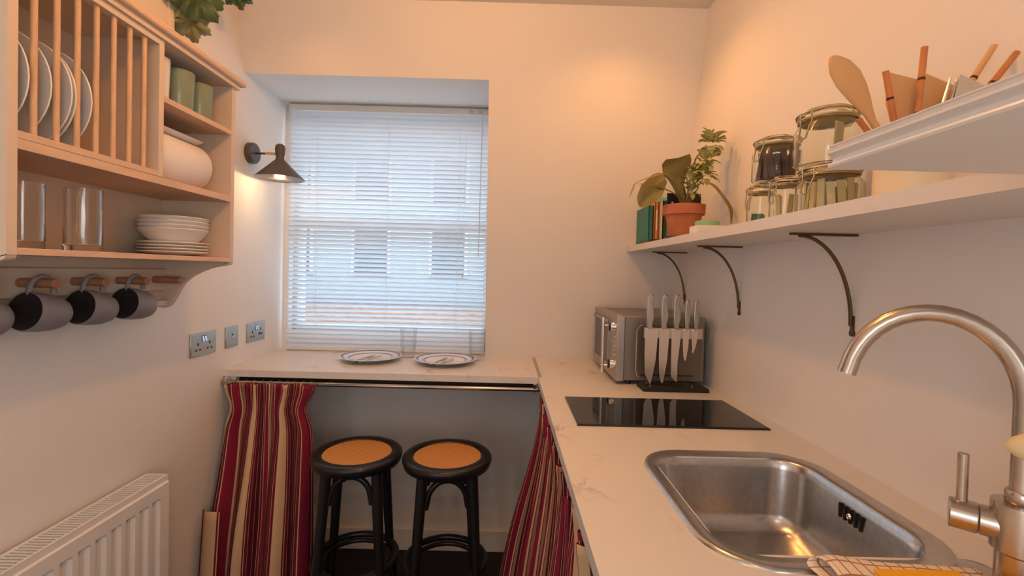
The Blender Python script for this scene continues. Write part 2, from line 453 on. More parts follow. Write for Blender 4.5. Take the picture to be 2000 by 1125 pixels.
# window: sash frame, meeting rail, panes
wf = B()
wf.box(WL, WL + 0.022, 2.41, 2.47, 0.93, ZS).box(WR - 0.022, WR, 2.41, 2.47, 0.93, ZS)
wf.box(WL, WR, 2.41, 2.47, ZS - 0.05, ZS).box(WL, WR, 2.41, 2.47, 0.924, 1.045)
win = struct('window_1', wf, M_frame, bevel=0.004)
for nm, z in (('meeting_rail', 1.56),):
    struct(nm, B().box(WL + 0.022, WR - 0.022, 2.405, 2.465, z, z + 0.05), M_frame, win, bevel=0.004)
for z0, z1 in ((1.045, 1.56), (1.61, ZS - 0.05)):
    struct('pane', B().box(WL + 0.022, WR - 0.022, 2.44, 2.445, z0, z1), M_pane, win)

# ---------------------------------------------------------------- outside
struct('ground', B().box(-30, 30, 2.9, 60, -3.1, -3.0), M_ground)
bld = thing('terraced_building', 'pale rendered building with dark windows seen through the blind', 'building', (-2, 12, -3))
obj('wall', B().box(-12, 9, 12, 18, -3, 4.6), M_render, bld)
obj('roof', B().prism([(11.6, 4.6), (15, 6.6), (18.4, 4.6)], 'x', -12.3, 9.3), M_roof, bld)
for wx in range(-10, 8, 2):
    for wz in (-1.2, 1.15, 3.0):
        f = obj('window', B().box(wx, wx + 1.0, 11.93, 12.02, wz, wz + 1.25), M_trim, bld)
        obj('pane', B().box(wx + .08, wx + .92, 11.9, 11.95, wz + .08, wz + 1.17), M_farglass, f)
gw = thing('garden_wall', 'brown brick outbuilding wall below the window, seen through the blind', 'wall', (-1, 10, -3))
obj('wall', B().box(-9, 0.9, 10, 10.3, -3, 0.55), M_brick, gw)
obj('coping', B().box(-9.1, 1.0, 9.95, 10.35, 0.55, 0.65), M_roof, gw)

# ---------------------------------------------------------------- worktops
wt = thing('window_worktop', 'marble effect worktop running under the window into its recess', 'worktop', (-0.5, 2.05, 0.896))
wtb = B().box(XL, 0.1425, 1.862, yw(CT) + 0.004, 0.897, CT); wtb.box(XL, WR, yw(CT), 2.41, 0.897, CT)
obj('slab', wtb, M_marble, wt)
obj('support_batten', B().box(XL, XL + 0.045, 1.875, 2.2, 0.862, 0.897), M_trim, wt)
obj('shadow_strip', B().box(XL + 0.045, 0.14, 1.90, 1.935, 0.868, 0.897), M_blackplastic, wt)  # black strip standing in for the shadow between worktop and rail
rt = thing('sink_worktop', 'marble effect worktop holding the sink and the hob along the right wall', 'worktop', (0.48, 1.0, 0.896))
hx0, hx1, hy0, hy1 = 0.352, 0.698, 0.70, 1.078
b = B()
y0, y1 = -0.9, yw(CT)
b.box(0.1575, XR, hy1, y1, 0.897, CT); b.box(0.1575, XR, y0, hy0, 0.897, CT)
b.box(0.1575, hx0, hy0, hy1, 0.897, CT); b.box(hx1, XR, hy0, hy1, 0.897, CT)
obj('slab', b, M_marble, rt)
obj('edge_strip', B().box(0.1435, 0.1575, y0, 1.861, 0.896, CT), M_marble, rt)
obj('joint_strip', B().box(0.1425, 0.1575, 1.861, y1, 0.897, CT + 0.0012), M_alu, rt)
cb = thing('base_cabinet', 'white base cabinet behind the striped curtain under the sink worktop', 'cabinet', (0.5, 0.5, 0))
obj('body', B().box(0.30, 0.345, -0.85, 2.15, 0.02, 0.72), M_white, cb)

# ---------------------------------------------------------------- hob
hb = thing('ceramic_hob', 'black glass two-ring hob set into the worktop before the knife stand', 'hob', (0.482, 1.42, CT))
obj('glass_top', B().box(0.212, 0.752, 1.28, 1.562, CT, CT + 0.006), M_hob, hb, bevel=0.0015)
tr = B(); tr.box(0.2105, 0.7535, 1.2785, 1.2805, CT, CT + 0.0045)
obj('trim_edge', tr, M_blackplastic, hb)

# ---------------------------------------------------------------- sink
def rrect(x0, x1, y0, y1, r, z, n=8):
    pts = []
    for cx, cy, a0 in ((x1 - r, y1 - r, 0), (x0 + r, y1 - r, 90), (x0 + r, y0 + r, 180), (x1 - r, y0 + r, 270)):
        for i in range(n + 1):
            a = R_(a0 + 90 * i / n)
            pts.append((cx + r * math.cos(a), cy + r * math.sin(a), z))
    return pts
sk = thing('inset_sink', 'stainless steel single bowl sink inset in the marble worktop', 'sink', (0.525, 0.88, CT))
ox0, ox1, oy0, oy1 = 0.320, 0.728, 0.655, 1.110
loops = [rrect(ox0, ox1, oy0, oy1, .105, CT), rrect(ox0 + .002, ox1 - .002, oy0 + .002, oy1 - .002, .103, CT + .0045), rrect(ox0 + .007, ox1 - .007, oy0 + .007, oy1 - .007, .098, CT + .0055),
         rrect(ox0 + .016, ox1 - .016, oy0 + .016, oy1 - .016, .09, CT + .003), rrect(ox0 + .028, ox1 - .03, oy0 + .036, oy1 - .028, .078, CT + .002), rrect(ox0 + .032, ox1 - .034, oy0 + .040, oy1 - .032, .074, CT - .003),
         rrect(ox0 + .036, ox1 - .038, oy0 + .044, oy1 - .036, .07, CT - .02), rrect(ox0 + .046, ox1 - .048, oy0 + .054, oy1 - .046, .066, CT - .12), rrect(ox0 + .054, ox1 - .056, oy0 + .062, oy1 - .054, .062, CT - .142),
         rrect(ox0 + .075, ox1 - .077, oy0 + .083, oy1 - .075, .05, CT - .155), rrect(.48, .57, .83, .92, .0445, CT - .162), rrect(.482, .568, .832, .918, .0425, CT - .168), rrect(.52, .53, .87, .88, .004, CT - .168)]
b = B().rings(loops, True, False, True)
obj('bowl', b, M_sink, sk, angle=60)
obj('strainer', B().lathe([(0.0, .004), (.02, .006), (.038, .002), (.041, 0)], (.525, .875, CT - .168), seg=24), M_chrome, sk)
for i in range(5):
    y = 0.860 + i * 0.0135
    obj('overflow_slot', B().box(ox1 - .0435, ox1 - .0385, y, y + 0.005, CT - .050, CT - .022), M_hole, sk)
obj('overflow_screw', B().lathe([(0.0, 0.004), (.004, 0.003), (.006, 0)], (ox1 - .0435, 0.890, CT - .036), (-1, 0, 0), 12), M_chrome, sk)

# blanking plug
tag(obj('blanking_plate', B().lathe([(.026, 0), (.026, .002), (.022, .004), (0, .0045)], (.712, .672, CT), seg=24), M_sink, origin=(.712, .672, CT)),
    'round steel blanking plate between sink corner and tap', 'plate')

# ---------------------------------------------------------------- tap
TX, TY = 0.690, 0.600
tp = thing('swan_neck_tap', 'brushed nickel swan neck tap with side lever behind the sink', 'tap', (TX, TY, CT))
obj('base_column', B().lathe([(.030, 0), (.030, .006), (.0235, .010), (.0235, .070), (.029, .074), (.0295, .131), (.029, .136), (.014, .137), (0, .137)], (TX, TY, CT), seg=32), M_tap, tp)
pts = [(TX, TY, 1.055), (TX, TY, 1.12), (TX, TY, 1.175)]
cx, cr = -0.094, 0.094
ex = Vector((-0.150, 0.100, 0)).normalized()
for i in range(0, 19):
    a = R_(180 * i / 18 * 0.93)
    h = Vector((TX, TY, 1.190)) + ex * (cr * 1.02 * (1 - math.cos(a))) + Vector((0, 0, 0.117 * math.sin(a)))
    pts.append(tuple(h))
pts.append(tuple(Vector(pts[-1]) + (Vector(pts[-1]) - Vector(pts[-2])).normalized() * 0.008))
obj('spout', B().tube(pts, 0.0122, 20), M_tap, tp)
obj('swivel_ring', B().lathe([(.015, 0), (.0165, .002), (.0165, .014), (.0145, .017), (.0135, .017)], (TX, TY, CT + .137), seg=24), M_tap, tp)
ld_ = Vector((-.74, .67, .01)).normalized(); lc0 = Vector((TX, TY, 1.026))
obj('lever_barrel', B().cyl(lc0 + ld_ * .012, lc0 + ld_ * .0385, .0215, .0200, 28), M_tap, tp)
obj('lever_cap', B().cyl(lc0 + ld_ * .0397, lc0 + ld_ * .069, .0205, .0205, 28), M_tap, tp, bevel=.0015)
lp_ = lc0 + ld_ * .056
obj('lever_pin', B().cyl(lp_ + Vector((0, 0, .016)), lp_ + Vector((0, 0, .086)), .0062, .0062, 16), M_tap, tp, bevel=.0012)

# ---------------------------------------------------------------- towel + sponge
NT = 26; rows = []; uvs = []
prof = [(.50, CT + .0012), (.54, .9262), (.58, .927), (.62, .9285), (.645, .9335), (.656, .936), (.662, .941), (.660, .947), (.650, .950), (.63, .949), (.60, .947), (.56, .946), (.52, .945)]
for i in range(NT + 1):
    t = i / NT; x = .456 + .225 * t; row = []; uv = []
    for j, (y, z) in enumerate(prof):
        top = max(0, (z - .932) / .02)
        zz = z - .002 * top + top * (.005 * math.exp(-((t - .12) / .12) ** 2) + .0022 * math.sin(9 * t + j))
        row.append((x - .02 * t * (j - 6) / 12 + .01 * math.sin(j * .9 + t * 3) * (t < .05), y + .004 * math.sin(6 * t) - .012 * t, zz)); uv.append((t * 13 + 0.06 * j, j * .85))
    rows.append(row); uvs.append(uv)
tw = obj('tea_towel', B().grid(rows, uvs), M_towel, origin=(.55, .58, CT), solid=.002, sub=1)
tag(tw, 'folded cream tea towel with thin brown check over the near sink rim', 'towel')
b = B().box(.518, .634, .515, .626, .9475, .954)
tag(obj('sponge_cloth', b, M_sponge, origin=(.6, .57, .95), bevel=.002), 'yellow sponge cloth lying on the checked tea towel', 'sponge')

# brush in a crock by the tap
tag(obj('utensil_crock', B().lathe([(.040, 0), (.044, .004), (.046, .12), (.042, .12), (.040, .01), (0, .008)], (.66, .40, CT), seg=28), M_creamcer, origin=(.66, .40, CT)),
    'cream crock holding the dish brush beside the tap, near the camera', 'pot')
br = thing('dish_brush', 'pale wooden dish brush with straw bristles in front of the tap column', 'brush', (.65, .41, CT + .012))
obj('handle', B().cyl((.652, .404, CT + .013), (.606, .468, 1.170), .006, .007, 12), M_wood, br)
hb_ = B()
hb_.lathe([(.008, -.012), (.018, .0), (.0225, .014), (.019, .034), (.010, .052), (.0, .060)], (.604, .470, 1.178), (-.84, .52, -.09), 20)
obj('brush_head', hb_, M_sachet, br)

# ---------------------------------------------------------------- microwave
mw = thing('microwave', 'silver microwave standing in the corner behind the knife stand', 'microwave', (.6, 1.98, CT))
MX = 0.434
obj('casing', B().box(.464, .778, 1.775, 2.20, .940, 1.19), M_microside, mw, bevel=.004)
obj('front_frame', B().box(MX, .466, 1.768, 2.205, .938, 1.192), M_microbody, mw, bevel=.003)
obj('door_window', B().box(MX - .002, MX + .002, 1.90, 2.17, .985, 1.15), M_hob, mw)
dw = B()
for a in ((1.885, 1.90, .97, 1.165), (2.17, 2.185, .97, 1.165), (1.885, 2.185, .97, .985), (1.885, 2.185, 1.15, 1.165)):
    dw.box(MX - .006, MX + .002, a[0], a[1], a[2], a[3])
obj('window_bezel', dw, M_microbody, mw, bevel=.002)
h = obj('door_handle', B().cyl((MX - .036, 1.846, .955), (MX - .036, 1.846, 1.176), .0065, .0065, 14), M_chrome, mw)
for z in (.985, 1.145):
    obj('handle_post', B().cyl((MX, 1.838, z), (MX - .036, 1.846, z), .004, .004, 10), M_chrome, h)
for z, r in ((1.145, .019), (1.00, .019)):
    k = obj('control_knob', B().lathe([(r, 0), (r, .008), (r * .85, .02), (0, .021)], (MX, 1.797, z), (-1, 0, 0), 24), M_chrome, mw)
    obj('knob_grip', B().box(MX - .026, MX - .02, 1.795, 1.799, z - r * .85, z + r * .85), M_blackplastic, k)
for i in range(5):
    obj('indicator_button', B().lathe([(.004, 0), (.004, .004), (0, .005)], (MX, 1.797 + (.006 if i % 2 else -.006), 1.105 - i * .017), (-1, 0, 0), 10), M_chrome, mw)
obj('vent_groove', B().box(.53, .74, 1.7725, 1.7765, .962, .966), M_blackplastic, mw)
for x in (.49, .75):
    for y in (1.80, 2.17): obj('foot', B().cyl((x, y, CT), (x, y, .942), .012, .012, 12), M_blackplastic, mw)

# ---------------------------------------------------------------- knife stand and knives
ks = thing('knife_stand', 'clear acrylic magnetic knife stand on black base beside the microwave', 'knife stand', (.635, 1.73, CT))
obj('base', B().prism([(.512, CT), (.757, CT), (.757, CT + .012), (.748, CT + .018), (.522, CT + .018), (.512, CT + .010)], 'y', 1.672, 1.755), M_blackplastic, ks, bevel=.003)
def rr2(x0, x1, z0, z1, r, n=5):
    return [(p[0], p[1]) for p in [(q[0], q[1]) for q in rrect(x0, x1, z0, z1, r, 0, n)]]
obj('front_panel', B().prism(rr2(.520, .732, CT + .018, 1.160, .006), 'y', 1.702, 1.706), M_acrylic, ks)
obj('rear_panel', B().prism(rr2(.503, .752, .962, 1.160, .022), 'y', 1.738, 1.742), M_acrylic, ks)
e = B(); e.tube([(.525, 1.740, 1.160), (.512, 1.740, 1.155), (.504, 1.740, 1.14), (.503, 1.740, 1.07), (.503, 1.740, .99), (.508, 1.740, .968), (.516, 1.74, .962)], .0022, 8)
obj('panel_edge', e, M_acredge, ks)
obj('magnet_rail', B().box(.518, .736, 1.698, 1.703, 1.118, 1.156), M_alu, ks)
for x in (.545, .70):
    for y in (1.695, 1.735): obj('screw', B().lathe([(.004, 0), (.004, .004), (0, .005)], (x, y, CT + .018), seg=10), M_chrome, ks)
def knife(name, label, xc, w, zt, tipx, zh, flat=False):
    k = thing(name, label, 'knife', (xc, 1.695, 1.15))
    z1 = 1.152; x0 = xc - w / 2; x1 = xc + w / 2
    if flat: poly = [(x0, z1), (x0 + .002, zt + .022), (tipx - .002, zt + .004), (tipx + .004, zt), (x1 - .008, zt + .07), (x1, z1 - .04), (x1 + .002, z1)]
    else:
        L_ = z1 - zt
        poly = [(x0, z1), (x0 + .001, z1 - L_ * .5), (x0 + .004, z1 - L_ * .82), (tipx - .003, zt + .006), (tipx, zt), (tipx + .004, zt + .006),
                (tipx + (x1 - tipx) * .5, z1 - L_ * .80), (tipx + (x1 - tipx) * .82, z1 - L_ * .55), (x1 - .001, z1 - L_ * .28), (x1 + .002, z1)]
    obj('blade', B().prism(poly, 'y', 1.6945, 1.697), M_blade, k, angle=20)
    s = min(1.0, w / .032); hw = .0125 * max(.78, s)
    hx = x0 + hw + .003
    top = zh
    hp = [(hx - hw * .75, z1 + .001), (hx - hw * 1.0, z1 + .05), (hx - hw * .9, top - .02), (hx - hw * .3, top), (hx + hw * .9, top - .003), (hx + hw * 1.1, top - .016),
          (hx + hw * .7, top - .03), (hx + hw * 1.15, z1 + .062), (hx + hw * 1.2, z1 + .04), (hx + hw * .7, z1 + .018), (hx + hw * 1.0, z1 + .001)]
    obj('handle', B().prism(hp, 'y', 1.687, 1.704), M_handle, k, bevel=.003)
    obj('bolster', B().box(hx - hw * .75, hx + hw * .95, 1.689, 1.7015, z1 - .004, z1 + .004), M_blade, k, bevel=.001)
    return k
knife('chef_knife', 'wide steel chef knife, leftmost on the acrylic stand', .5435, .047, .948, .543, 1.280)
knife('carving_knife', 'narrow steel carving knife between the widest blade and the blunt-tipped blade', .591, .036, .950, .588, 1.281)
knife('bread_knife', 'steel knife with a blunt angled tip in the middle of the stand', .635, .033, .957, .640, 1.282, True)
knife('utility_knife', 'short steel knife with the longer of the two small blades', .672, .024, 1.036, .671, 1.264)
knife('paring_knife', 'smallest steel knife, rightmost on the acrylic stand', .704, .022, 1.065, .698, 1.265)

# ---------------------------------------------------------------- right shelf with brackets
SX, SZ0, SZ1 = 0.565, 1.457, 1.4826
sh = thing('marble_shelf', 'long marble effect wall shelf on the right wall above the knife stand', 'shelf', (.69, 1.2, SZ0))
obj('board', B().prism([(SX, .503), (XR, .503), (XR, yw(SZ1) - .001), (SX, yw(SZ1) - .001)], 'z', SZ0, SZ1), M_marble, sh)
def bracket(y, label):
    k = thing('shelf_bracket', label, 'bracket', (XR, y, SZ0), 'bronze brackets under the marble shelf')
    obj('top_arm', B().box(.655, XR, y - .006, y + .006, SZ0 - .0055, SZ0), M_bronze, k)
    pts = []
    for i in range(17):
        t = i / 16; a = R_(90 * t)
        pts.append((.675 + (XR - .006 - .675) * math.sin(a) ** 1.0, y, 1.245 + (SZ0 - .006 - 1.245) * math.cos(a) ** 1.0))
    pts = [(p[0], p[1], p[2]) for p in pts]
    obj('curved_arm', B().tube(pts, .0042, 8), M_bronze, k)
    obj('wall_lug', B().lathe([(.008, 0), (.008, .004), (0, .006)], (XR, y, 1.228), (-1, 0, 0), 14), M_bronze, k)
    obj('wall_arm', B().box(XR - .004, XR, y - .005, y + .005, 1.228, 1.268), M_bronze, k)
bracket(2.06, 'curved bronze bracket nearest the corner, above the knife handles')
bracket(1.578, 'curved bronze bracket right of the knives, middle one under the shelf')
bracket(1.061, 'curved bronze bracket nearest the camera, just above the tap spout')

# ---------------------------------------------------------------- things on the marble shelf
def book(name, label, mcov, x0, x1, y0, y1, h, tilt=0):
    k = thing(name, label, 'book', ((x0 + x1) / 2, (y0 + y1) / 2, SZ1), 'books at the end of the shelf')
    z0, z1 = SZ1, SZ1 + h; t = .002
    c = B().box(x0, x0 + t, y0, y1, z0, z1).box(x1 - t, x1, y0, y1, z0, z1).box(x0, x1, y0, y0 + t, z0, z1)
    obj('cover', c, mcov, k)
    obj('pages', B().box(x0 + t, x1 - t, y0 + t, y1 - .004, z0 + .003, z1 - .003), M_page, k)
    return k
book('teal_book', 'thick teal book, leftmost on the marble shelf', M_teal, .572, .590, 1.862, 2.035, .15)
k = book('orange_book', 'orange spined book between the teal and the cream book', M_orange, .593, .607, 1.85, 2.03, .163)
obj('spine_title', B().box(.5975, .6025, 1.8492, 1.8502, SZ1 + .05, SZ1 + .13), M_print, k)
book('cream_book', 'cream book with a pale spine beside the orange book', M_cream, .609, .623, 1.845, 2.03, .165)
book('dark_green_book', 'dark green book half hidden by the terracotta pot', M_dkgreen, .625, .640, 1.85, 2.02, .168)
k = thing('mint_book', 'tall mint green book behind the plant leaves', 'book', (.71, 2.05, SZ1), 'books at the end of the shelf')
obj('cover', B().box(.650, .790, 2.046, 2.049, SZ1, SZ1 + .215).box(.650, .790, 2.072, 2.075, SZ1, SZ1 + .215).box(.787, .790, 2.046, 2.075, SZ1, SZ1 + .215), M_mint, k)
obj('pages', B().box(.653, .787, 2.049, 2.072, SZ1 + .003, SZ1 + .212), M_page, k)
obj('cover_print', B().box(.675, .765, 2.0452, 2.0462, SZ1 + .165, SZ1 + .185), M_leafpale, k)
tag(obj('book_end', B().box(.567, .5715, 1.85, 1.97, SZ1, SZ1 + .012).box(.567, .648, 1.832, 1.842, SZ1, SZ1 + .012), M_blackmetal, origin=(.6, 1.84, SZ1)), 'low black metal book end at the foot of the books', 'book end')

# potted plant
PX, PY = .643, 1.68
pl = thing('potted_plant', 'plant with broad olive leaves and pale green bracts in a terracotta pot', 'plant', (PX, PY, SZ1))
obj('saucer', B().lathe([(.058, 0), (.066, .006), (.066, .010), (.0, .008)], (PX, PY, SZ1), seg=32), M_blackplastic, pl)
pot = obj('pot', B().lathe([(.050, .009), (.063, .088), (.072, .089), (.074, .124), (.068, .124), (.064, .10), (0, .095)], (PX, PY, SZ1), seg=40), M_terra, pl)
obj('soil', B().lathe([(.066, .112), (.03, .118), (0, .12)], (PX, PY, SZ1), seg=24), M_soil, pl)
lc = obj('plant_label', B().box(.595, .722, 1.722, 1.7235, SZ1 + .112, SZ1 + .176), M_cardblack, pl)
tb = B()
for i, w_ in enumerate((.007, .005, .006, .004)): tb.box(.684 + i * .0085, .684 + i * .0085 + w_, 1.7212, 1.7222, SZ1 + .131, SZ1 + .136)
tb.box(.612, .618, 1.7212, 1.7222, SZ1 + .131, SZ1 + .145); tb.box(.718, .720, 1.7212, 1.7222, SZ1 + .166, SZ1 + .17)
obj('label_print', tb, M_print, lc)
def leaf(path, widths, side, fold=.25, n=4, droop=0):
    path = [Vector(p) for p in path]; rows = []
    # resample smoothly
    P = []; W = []
    m_ = len(path)
    for i in range(m_ - 1):
        for s_ in range(4):
            t = s_ / 4
            p0 = path[max(i - 1, 0)]; p1 = path[i]; p2 = path[i + 1]; p3 = path[min(i + 2, m_ - 1)]
            P.append(.5 * ((2 * p1) + (-p0 + p2) * t + (2 * p0 - 5 * p1 + 4 * p2 - p3) * t * t + (-p0 + 3 * p1 - 3 * p2 + p3) * t ** 3))
            W.append(widths[i] * (1 - t) + widths[i + 1] * t)
    P.append(path[-1]); W.append(widths[-1])
    side = Vector(side)
    for i, p in enumerate(P):
        d = (P[min(i + 1, len(P) - 1)] - P[max(i - 1, 0)]).normalized()
        s_ = (side - d * side.dot(d)).normalized(); nrm = d.cross(s_)
        rows.append([p + s_ * (W[i] * k / n) + nrm * (abs(k) / n * W[i] * fold) for k in range(-n, n + 1)])
    return B().grid(rows)
LF = [
 ([(.645, 1.68, 1.595), (.628, 1.68, 1.665), (.618, 1.675, 1.705), (.611, 1.668, 1.725), (.606, 1.655, 1.755), (.603, 1.640, 1.770)], [.008, .012, .030, .050, .056, .044], (.92, 0, .30), .15, M_leaf),
 ([(.64, 1.68, 1.60), (.60, 1.67, 1.672), (.562, 1.66, 1.706), (.542, 1.655, 1.694), (.514, 1.65, 1.652), (.487, 1.645, 1.614), (.472, 1.642, 1.592)], [.005, .006, .010, .030, .042, .030, .004], (.6, -.3, -.55), .15, M_leaf),
 ([(.645, 1.67, 1.60), (.607, 1.64, 1.655), (.577, 1.63, 1.693), (.54, 1.62, 1.71), (.486, 1.615, 1.691), (.445, 1.61, 1.672), (.429, 1.60, 1.644), (.418, 1.59, 1.616)], [.006, .012, .014, .013, .010, .007, .009, .002], (.1, 1, .25), .3, M_leaf),
 ([(.64, 1.66, 1.60), (.60, 1.645, 1.640), (.567, 1.64, 1.657), (.511, 1.635, 1.673), (.456, 1.63, 1.672)], [.007, .008, .010, .007, .003], (.1, 1, .5), .3, M_leaf),
 ([(.648, 1.67, 1.60), (.650, 1.64, 1.645), (.679, 1.62, 1.676), (.712, 1.61, 1.668), (.743, 1.60, 1.628), (.768, 1.595, 1.584), (.772, 1.59, 1.535)], [.005, .006, .009, .012, .014, .016, .004], (.7, .7, .35), .35, M_leaf),
 ([(.65, 1.68, 1.60), (.668, 1.675, 1.63), (.685, 1.67, 1.665)], [.006, .012, .002], (.6, .5, -.3), .3, M_leaf),
 ([(.655, 1.69, 1.60), (.652, 1.70, 1.65), (.648, 1.705, 1.69)], [.007, .010, .002], (1, .3, 0), .3, M_leafdark),
]
for path, w_, side, fold, mt in LF:
    obj('leaf', leaf(path, w_, side, fold), mt, pl, angle=80)
obj('flower_stem', B().tube([(.65, 1.68, 1.60), (.661, 1.68, 1.70), (.668, 1.68, 1.745), (.682, 1.675, 1.785), (.712, 1.67, 1.815)], [.004, .0035, .003, .003, .002], 8), M_leaf, pl)
bract = leaf([(0, 0, 0), (.010, 0, .003), (.022, 0, .002), (.034, 0, -.003)], [.003, .0120, .0105, .001], (0, 1, 0), .3, 2)
bract_o = None
for (c, rad, n) in (((.727, 1.665, 1.832), .030, 46), ((.712, 1.67, 1.768), .027, 32), ((.682, 1.675, 1.730), .018, 16), ((.712, 1.668, 1.716), .022, 22), ((.664, 1.675, 1.690), .018, 16), ((.665, 1.675, 1.655), .012, 8)):
    for i in range(n):
        v = Vector((random.gauss(0, 1), random.gauss(0, .8), random.gauss(.35, .9))).normalized()
        p = Vector(c) + v * rad * random.uniform(.35, 1)
        if bract_o is None:
            bract_o = obj('bract', bract, M_leafpale, pl, angle=80)
            for vv in bract_o.data.vertices: vv.co += Vector(pl.location)
            o = bract_o
        else:
            o = bract_o.copy(); COL.objects.link(o)
        q = v.to_track_quat('X', 'Z')
        o.location = p - Vector(pl.location)
        o.rotation_mode = 'QUATERNION'; o.rotation_quaternion = q
        s_ = random.uniform(.8, 1.25); o.scale = (s_, s_, s_)

tag(obj('mint_tealight_pot', B().lathe([(.034, 0), (.038, .004), (.039, .052), (.036, .054), (.034, .045), (0, .043)], (.672, 1.548, SZ1), seg=32), M_mint, origin=(.672, 1.548, SZ1)), 'small mint green pot beside the terracotta pot', 'pot')
tag(obj('white_carton', B().box(.600, .690, 1.452, 1.515, SZ1, SZ1 + .030), M_white, origin=(.64, 1.48, SZ1), bevel=.001), 'flat white carton in front of the mint pot', 'box')

# clip-top jars
def jar(label, x, y, z, r, h, ang, group='clip-top glass jars'):
    k = thing('clip_top_jar', label, 'jar', (x, y, z), group)
    t = .0018; n = r * .82
    pr = [(r * .93, 0), (r, .004), (r, h * .62), (n, h * .76), (n, h * .82), (n - t, h * .82), (n - t, h * .76), (r - t, h * .61), (r - t, .0045), (r * .92, .0016), (0, .0014)]
    obj('body', B().lathe(pr, (x, y, z), seg=32), M_jar, k)
    obj('seal', B().lathe([(n - .004, h * .82), (n + .004, h * .82), (n + .004, h * .845), (n - .004, h * .845)], (x, y, z), seg=32), M_seal, k)
    obj('lid', B().lathe([(n + .003, h * .848), (n + .007, h * .87), (n + .004, h * .93), (n * .86, h), (n * .8, h * .965), (0, h * .95)], (x, y, z), seg=32), M_jar, k)
    w = B()
    for zz, rr_ in ((h * .80, n + .0028), (h * .915, n + .0068)):
        w.tube([(x + rr_ * math.cos(2 * math.pi * i / 28), y + rr_ * math.sin(2 * math.pi * i / 28), z + zz) for i in range(28)], .0018, 6, close=True)
    obj('wire_band', w, M_wire, k)
    d = Vector((math.cos(ang), math.sin(ang), 0)); s_ = Vector((-d.y, d.x, 0)); c = Vector((x, y, z))
    cl = B()
    for sg in (-1, 1):
        o_ = s_ * (.011 * sg * (r / .05) ** .5)
        cl.tube([c + d * (n + .003) + o_ + Vector((0, 0, h * .92)), c + d * (n + .014) + o_ + Vector((0, 0, h * .88)), c + d * (n + .012) + o_ + Vector((0, 0, h * .74)), c + d * (n + .017) + o_ * .8 + Vector((0, 0, h * .62)), c + d * (r + .012) + o_ * .6 + Vector((0, 0, h * .42))], .0017, 6)
    cl.tube([c + d * (r + .012) + s_ * .006 + Vector((0, 0, h * .42)), c + d * (r + .014) + Vector((0, 0, h * .40)), c + d * (r + .012) - s_ * .006 + Vector((0, 0, h * .42))], .0017, 6)
    obj('wire_clasp', cl, M_wire, k)
    hi = B(); c2 = c - d * (n + .004)
    hi.tube([c2 + s_ * .01 + Vector((0, 0, h * .91)), c2 - d * .012 + s_ * .01 + Vector((0, 0, h * .86)), c2 - d * .008 + s_ * .009 + Vector((0, 0, h * .79)), c2 - d * .008 - s_ * .009 + Vector((0, 0, h * .79)), c2 - d * .012 - s_ * .01 + Vector((0, 0, h * .86)), c2 - s_ * .01 + Vector((0, 0, h * .91))], .0013, 6)
    obj('wire_hinge', hi, M_wire, k)
    return k
AN = R_(200)
jar('small clip-top jar with a green wrapper, lowest and leftmost of the jars', .672, 1.228, SZ1, .031, .114, AN)
jar('small clip-top jar between the green-filled jar and the large sachet jar', .672, 1.118, SZ1, .033, .114, AN)
jar('wide clip-top jar of cream sachets, bottom right of the jars', .680, .975, SZ1, .062, .107, AN)
jar('clip-top jar packed with brown sachets on top of the two small jars', .682, 1.178, SZ1 + .1142, .055, .110, AN)
jar('tall clip-top jar holding a paper label, topmost of the jars', .675, .980, SZ1 + .108, .062, .118, AN)
def packet(name, label, grp, m_, c, size, rz, tilt, dirn):
    b = B(); sx, sy, sz = size
    b.prism([(-sx, 0), (sx, 0), (sx * .96, sz), (-sx * .96, sz)], 'y', -sy, sy)
    o = obj(name, b, m_); o.location = c; o.rotation_euler = (tilt * math.cos(dirn), tilt * math.sin(dirn), rz)
    return tag(o, label, name.split('_')[-1], grp)
for i in range(14):
    a = 2 * math.pi * i / 14 + .2
    packet('cream_sachet', 'cream paper sachet standing in the wide lower jar', 'cream sachets in the wide jar', M_sachet, (.680 + .043 * math.cos(a), .975 + .043 * math.sin(a), SZ1 + .004), (.0075, .0020, .062 + .005 * (i % 3)), a + 1.35, .08, a)
for i in range(17):
    a = 2 * math.pi * i / 17; rr_ = .040 if i % 3 else .024
    packet('coffee_sachet', 'slim brown sachet standing in the jar above the small jars', 'brown sachets in the stacked jar', M_stickdark, (.682 + rr_ * math.cos(a), 1.178 + rr_ * math.sin(a), SZ1 + .1172), (.0065, .003, .064 + .007 * (i % 3)), a + 1.2, .10 + .06 * (i % 2), a + .4 * (i % 4))
packet('paper_label', 'cream paper label strip inside the topmost jar', None, M_sachet, (.665, .935, SZ1 + .117), (.016, .0012, .07), .5, .05, 0)
for i in range(3):
    packet('green_sachet', 'green wrapper in the lowest leftmost jar', 'green wrappers in the small jar', M_greenfoil, (.672 + .010 * (i - 1), 1.228 + .006 * (i % 2), SZ1 + .009), (.012, .002, .03), .4 * i, .1, i)
for i in range(4):
    packet('sugar_stick', 'pale stick in the second small jar', 'pale sticks in the small jar', M_sachet, (.672 + .013 * math.cos(i * 1.6), 1.118 + .013 * math.sin(i * 1.6), SZ1 + .009), (.005, .002, .062), i, .12, i * 1.6)

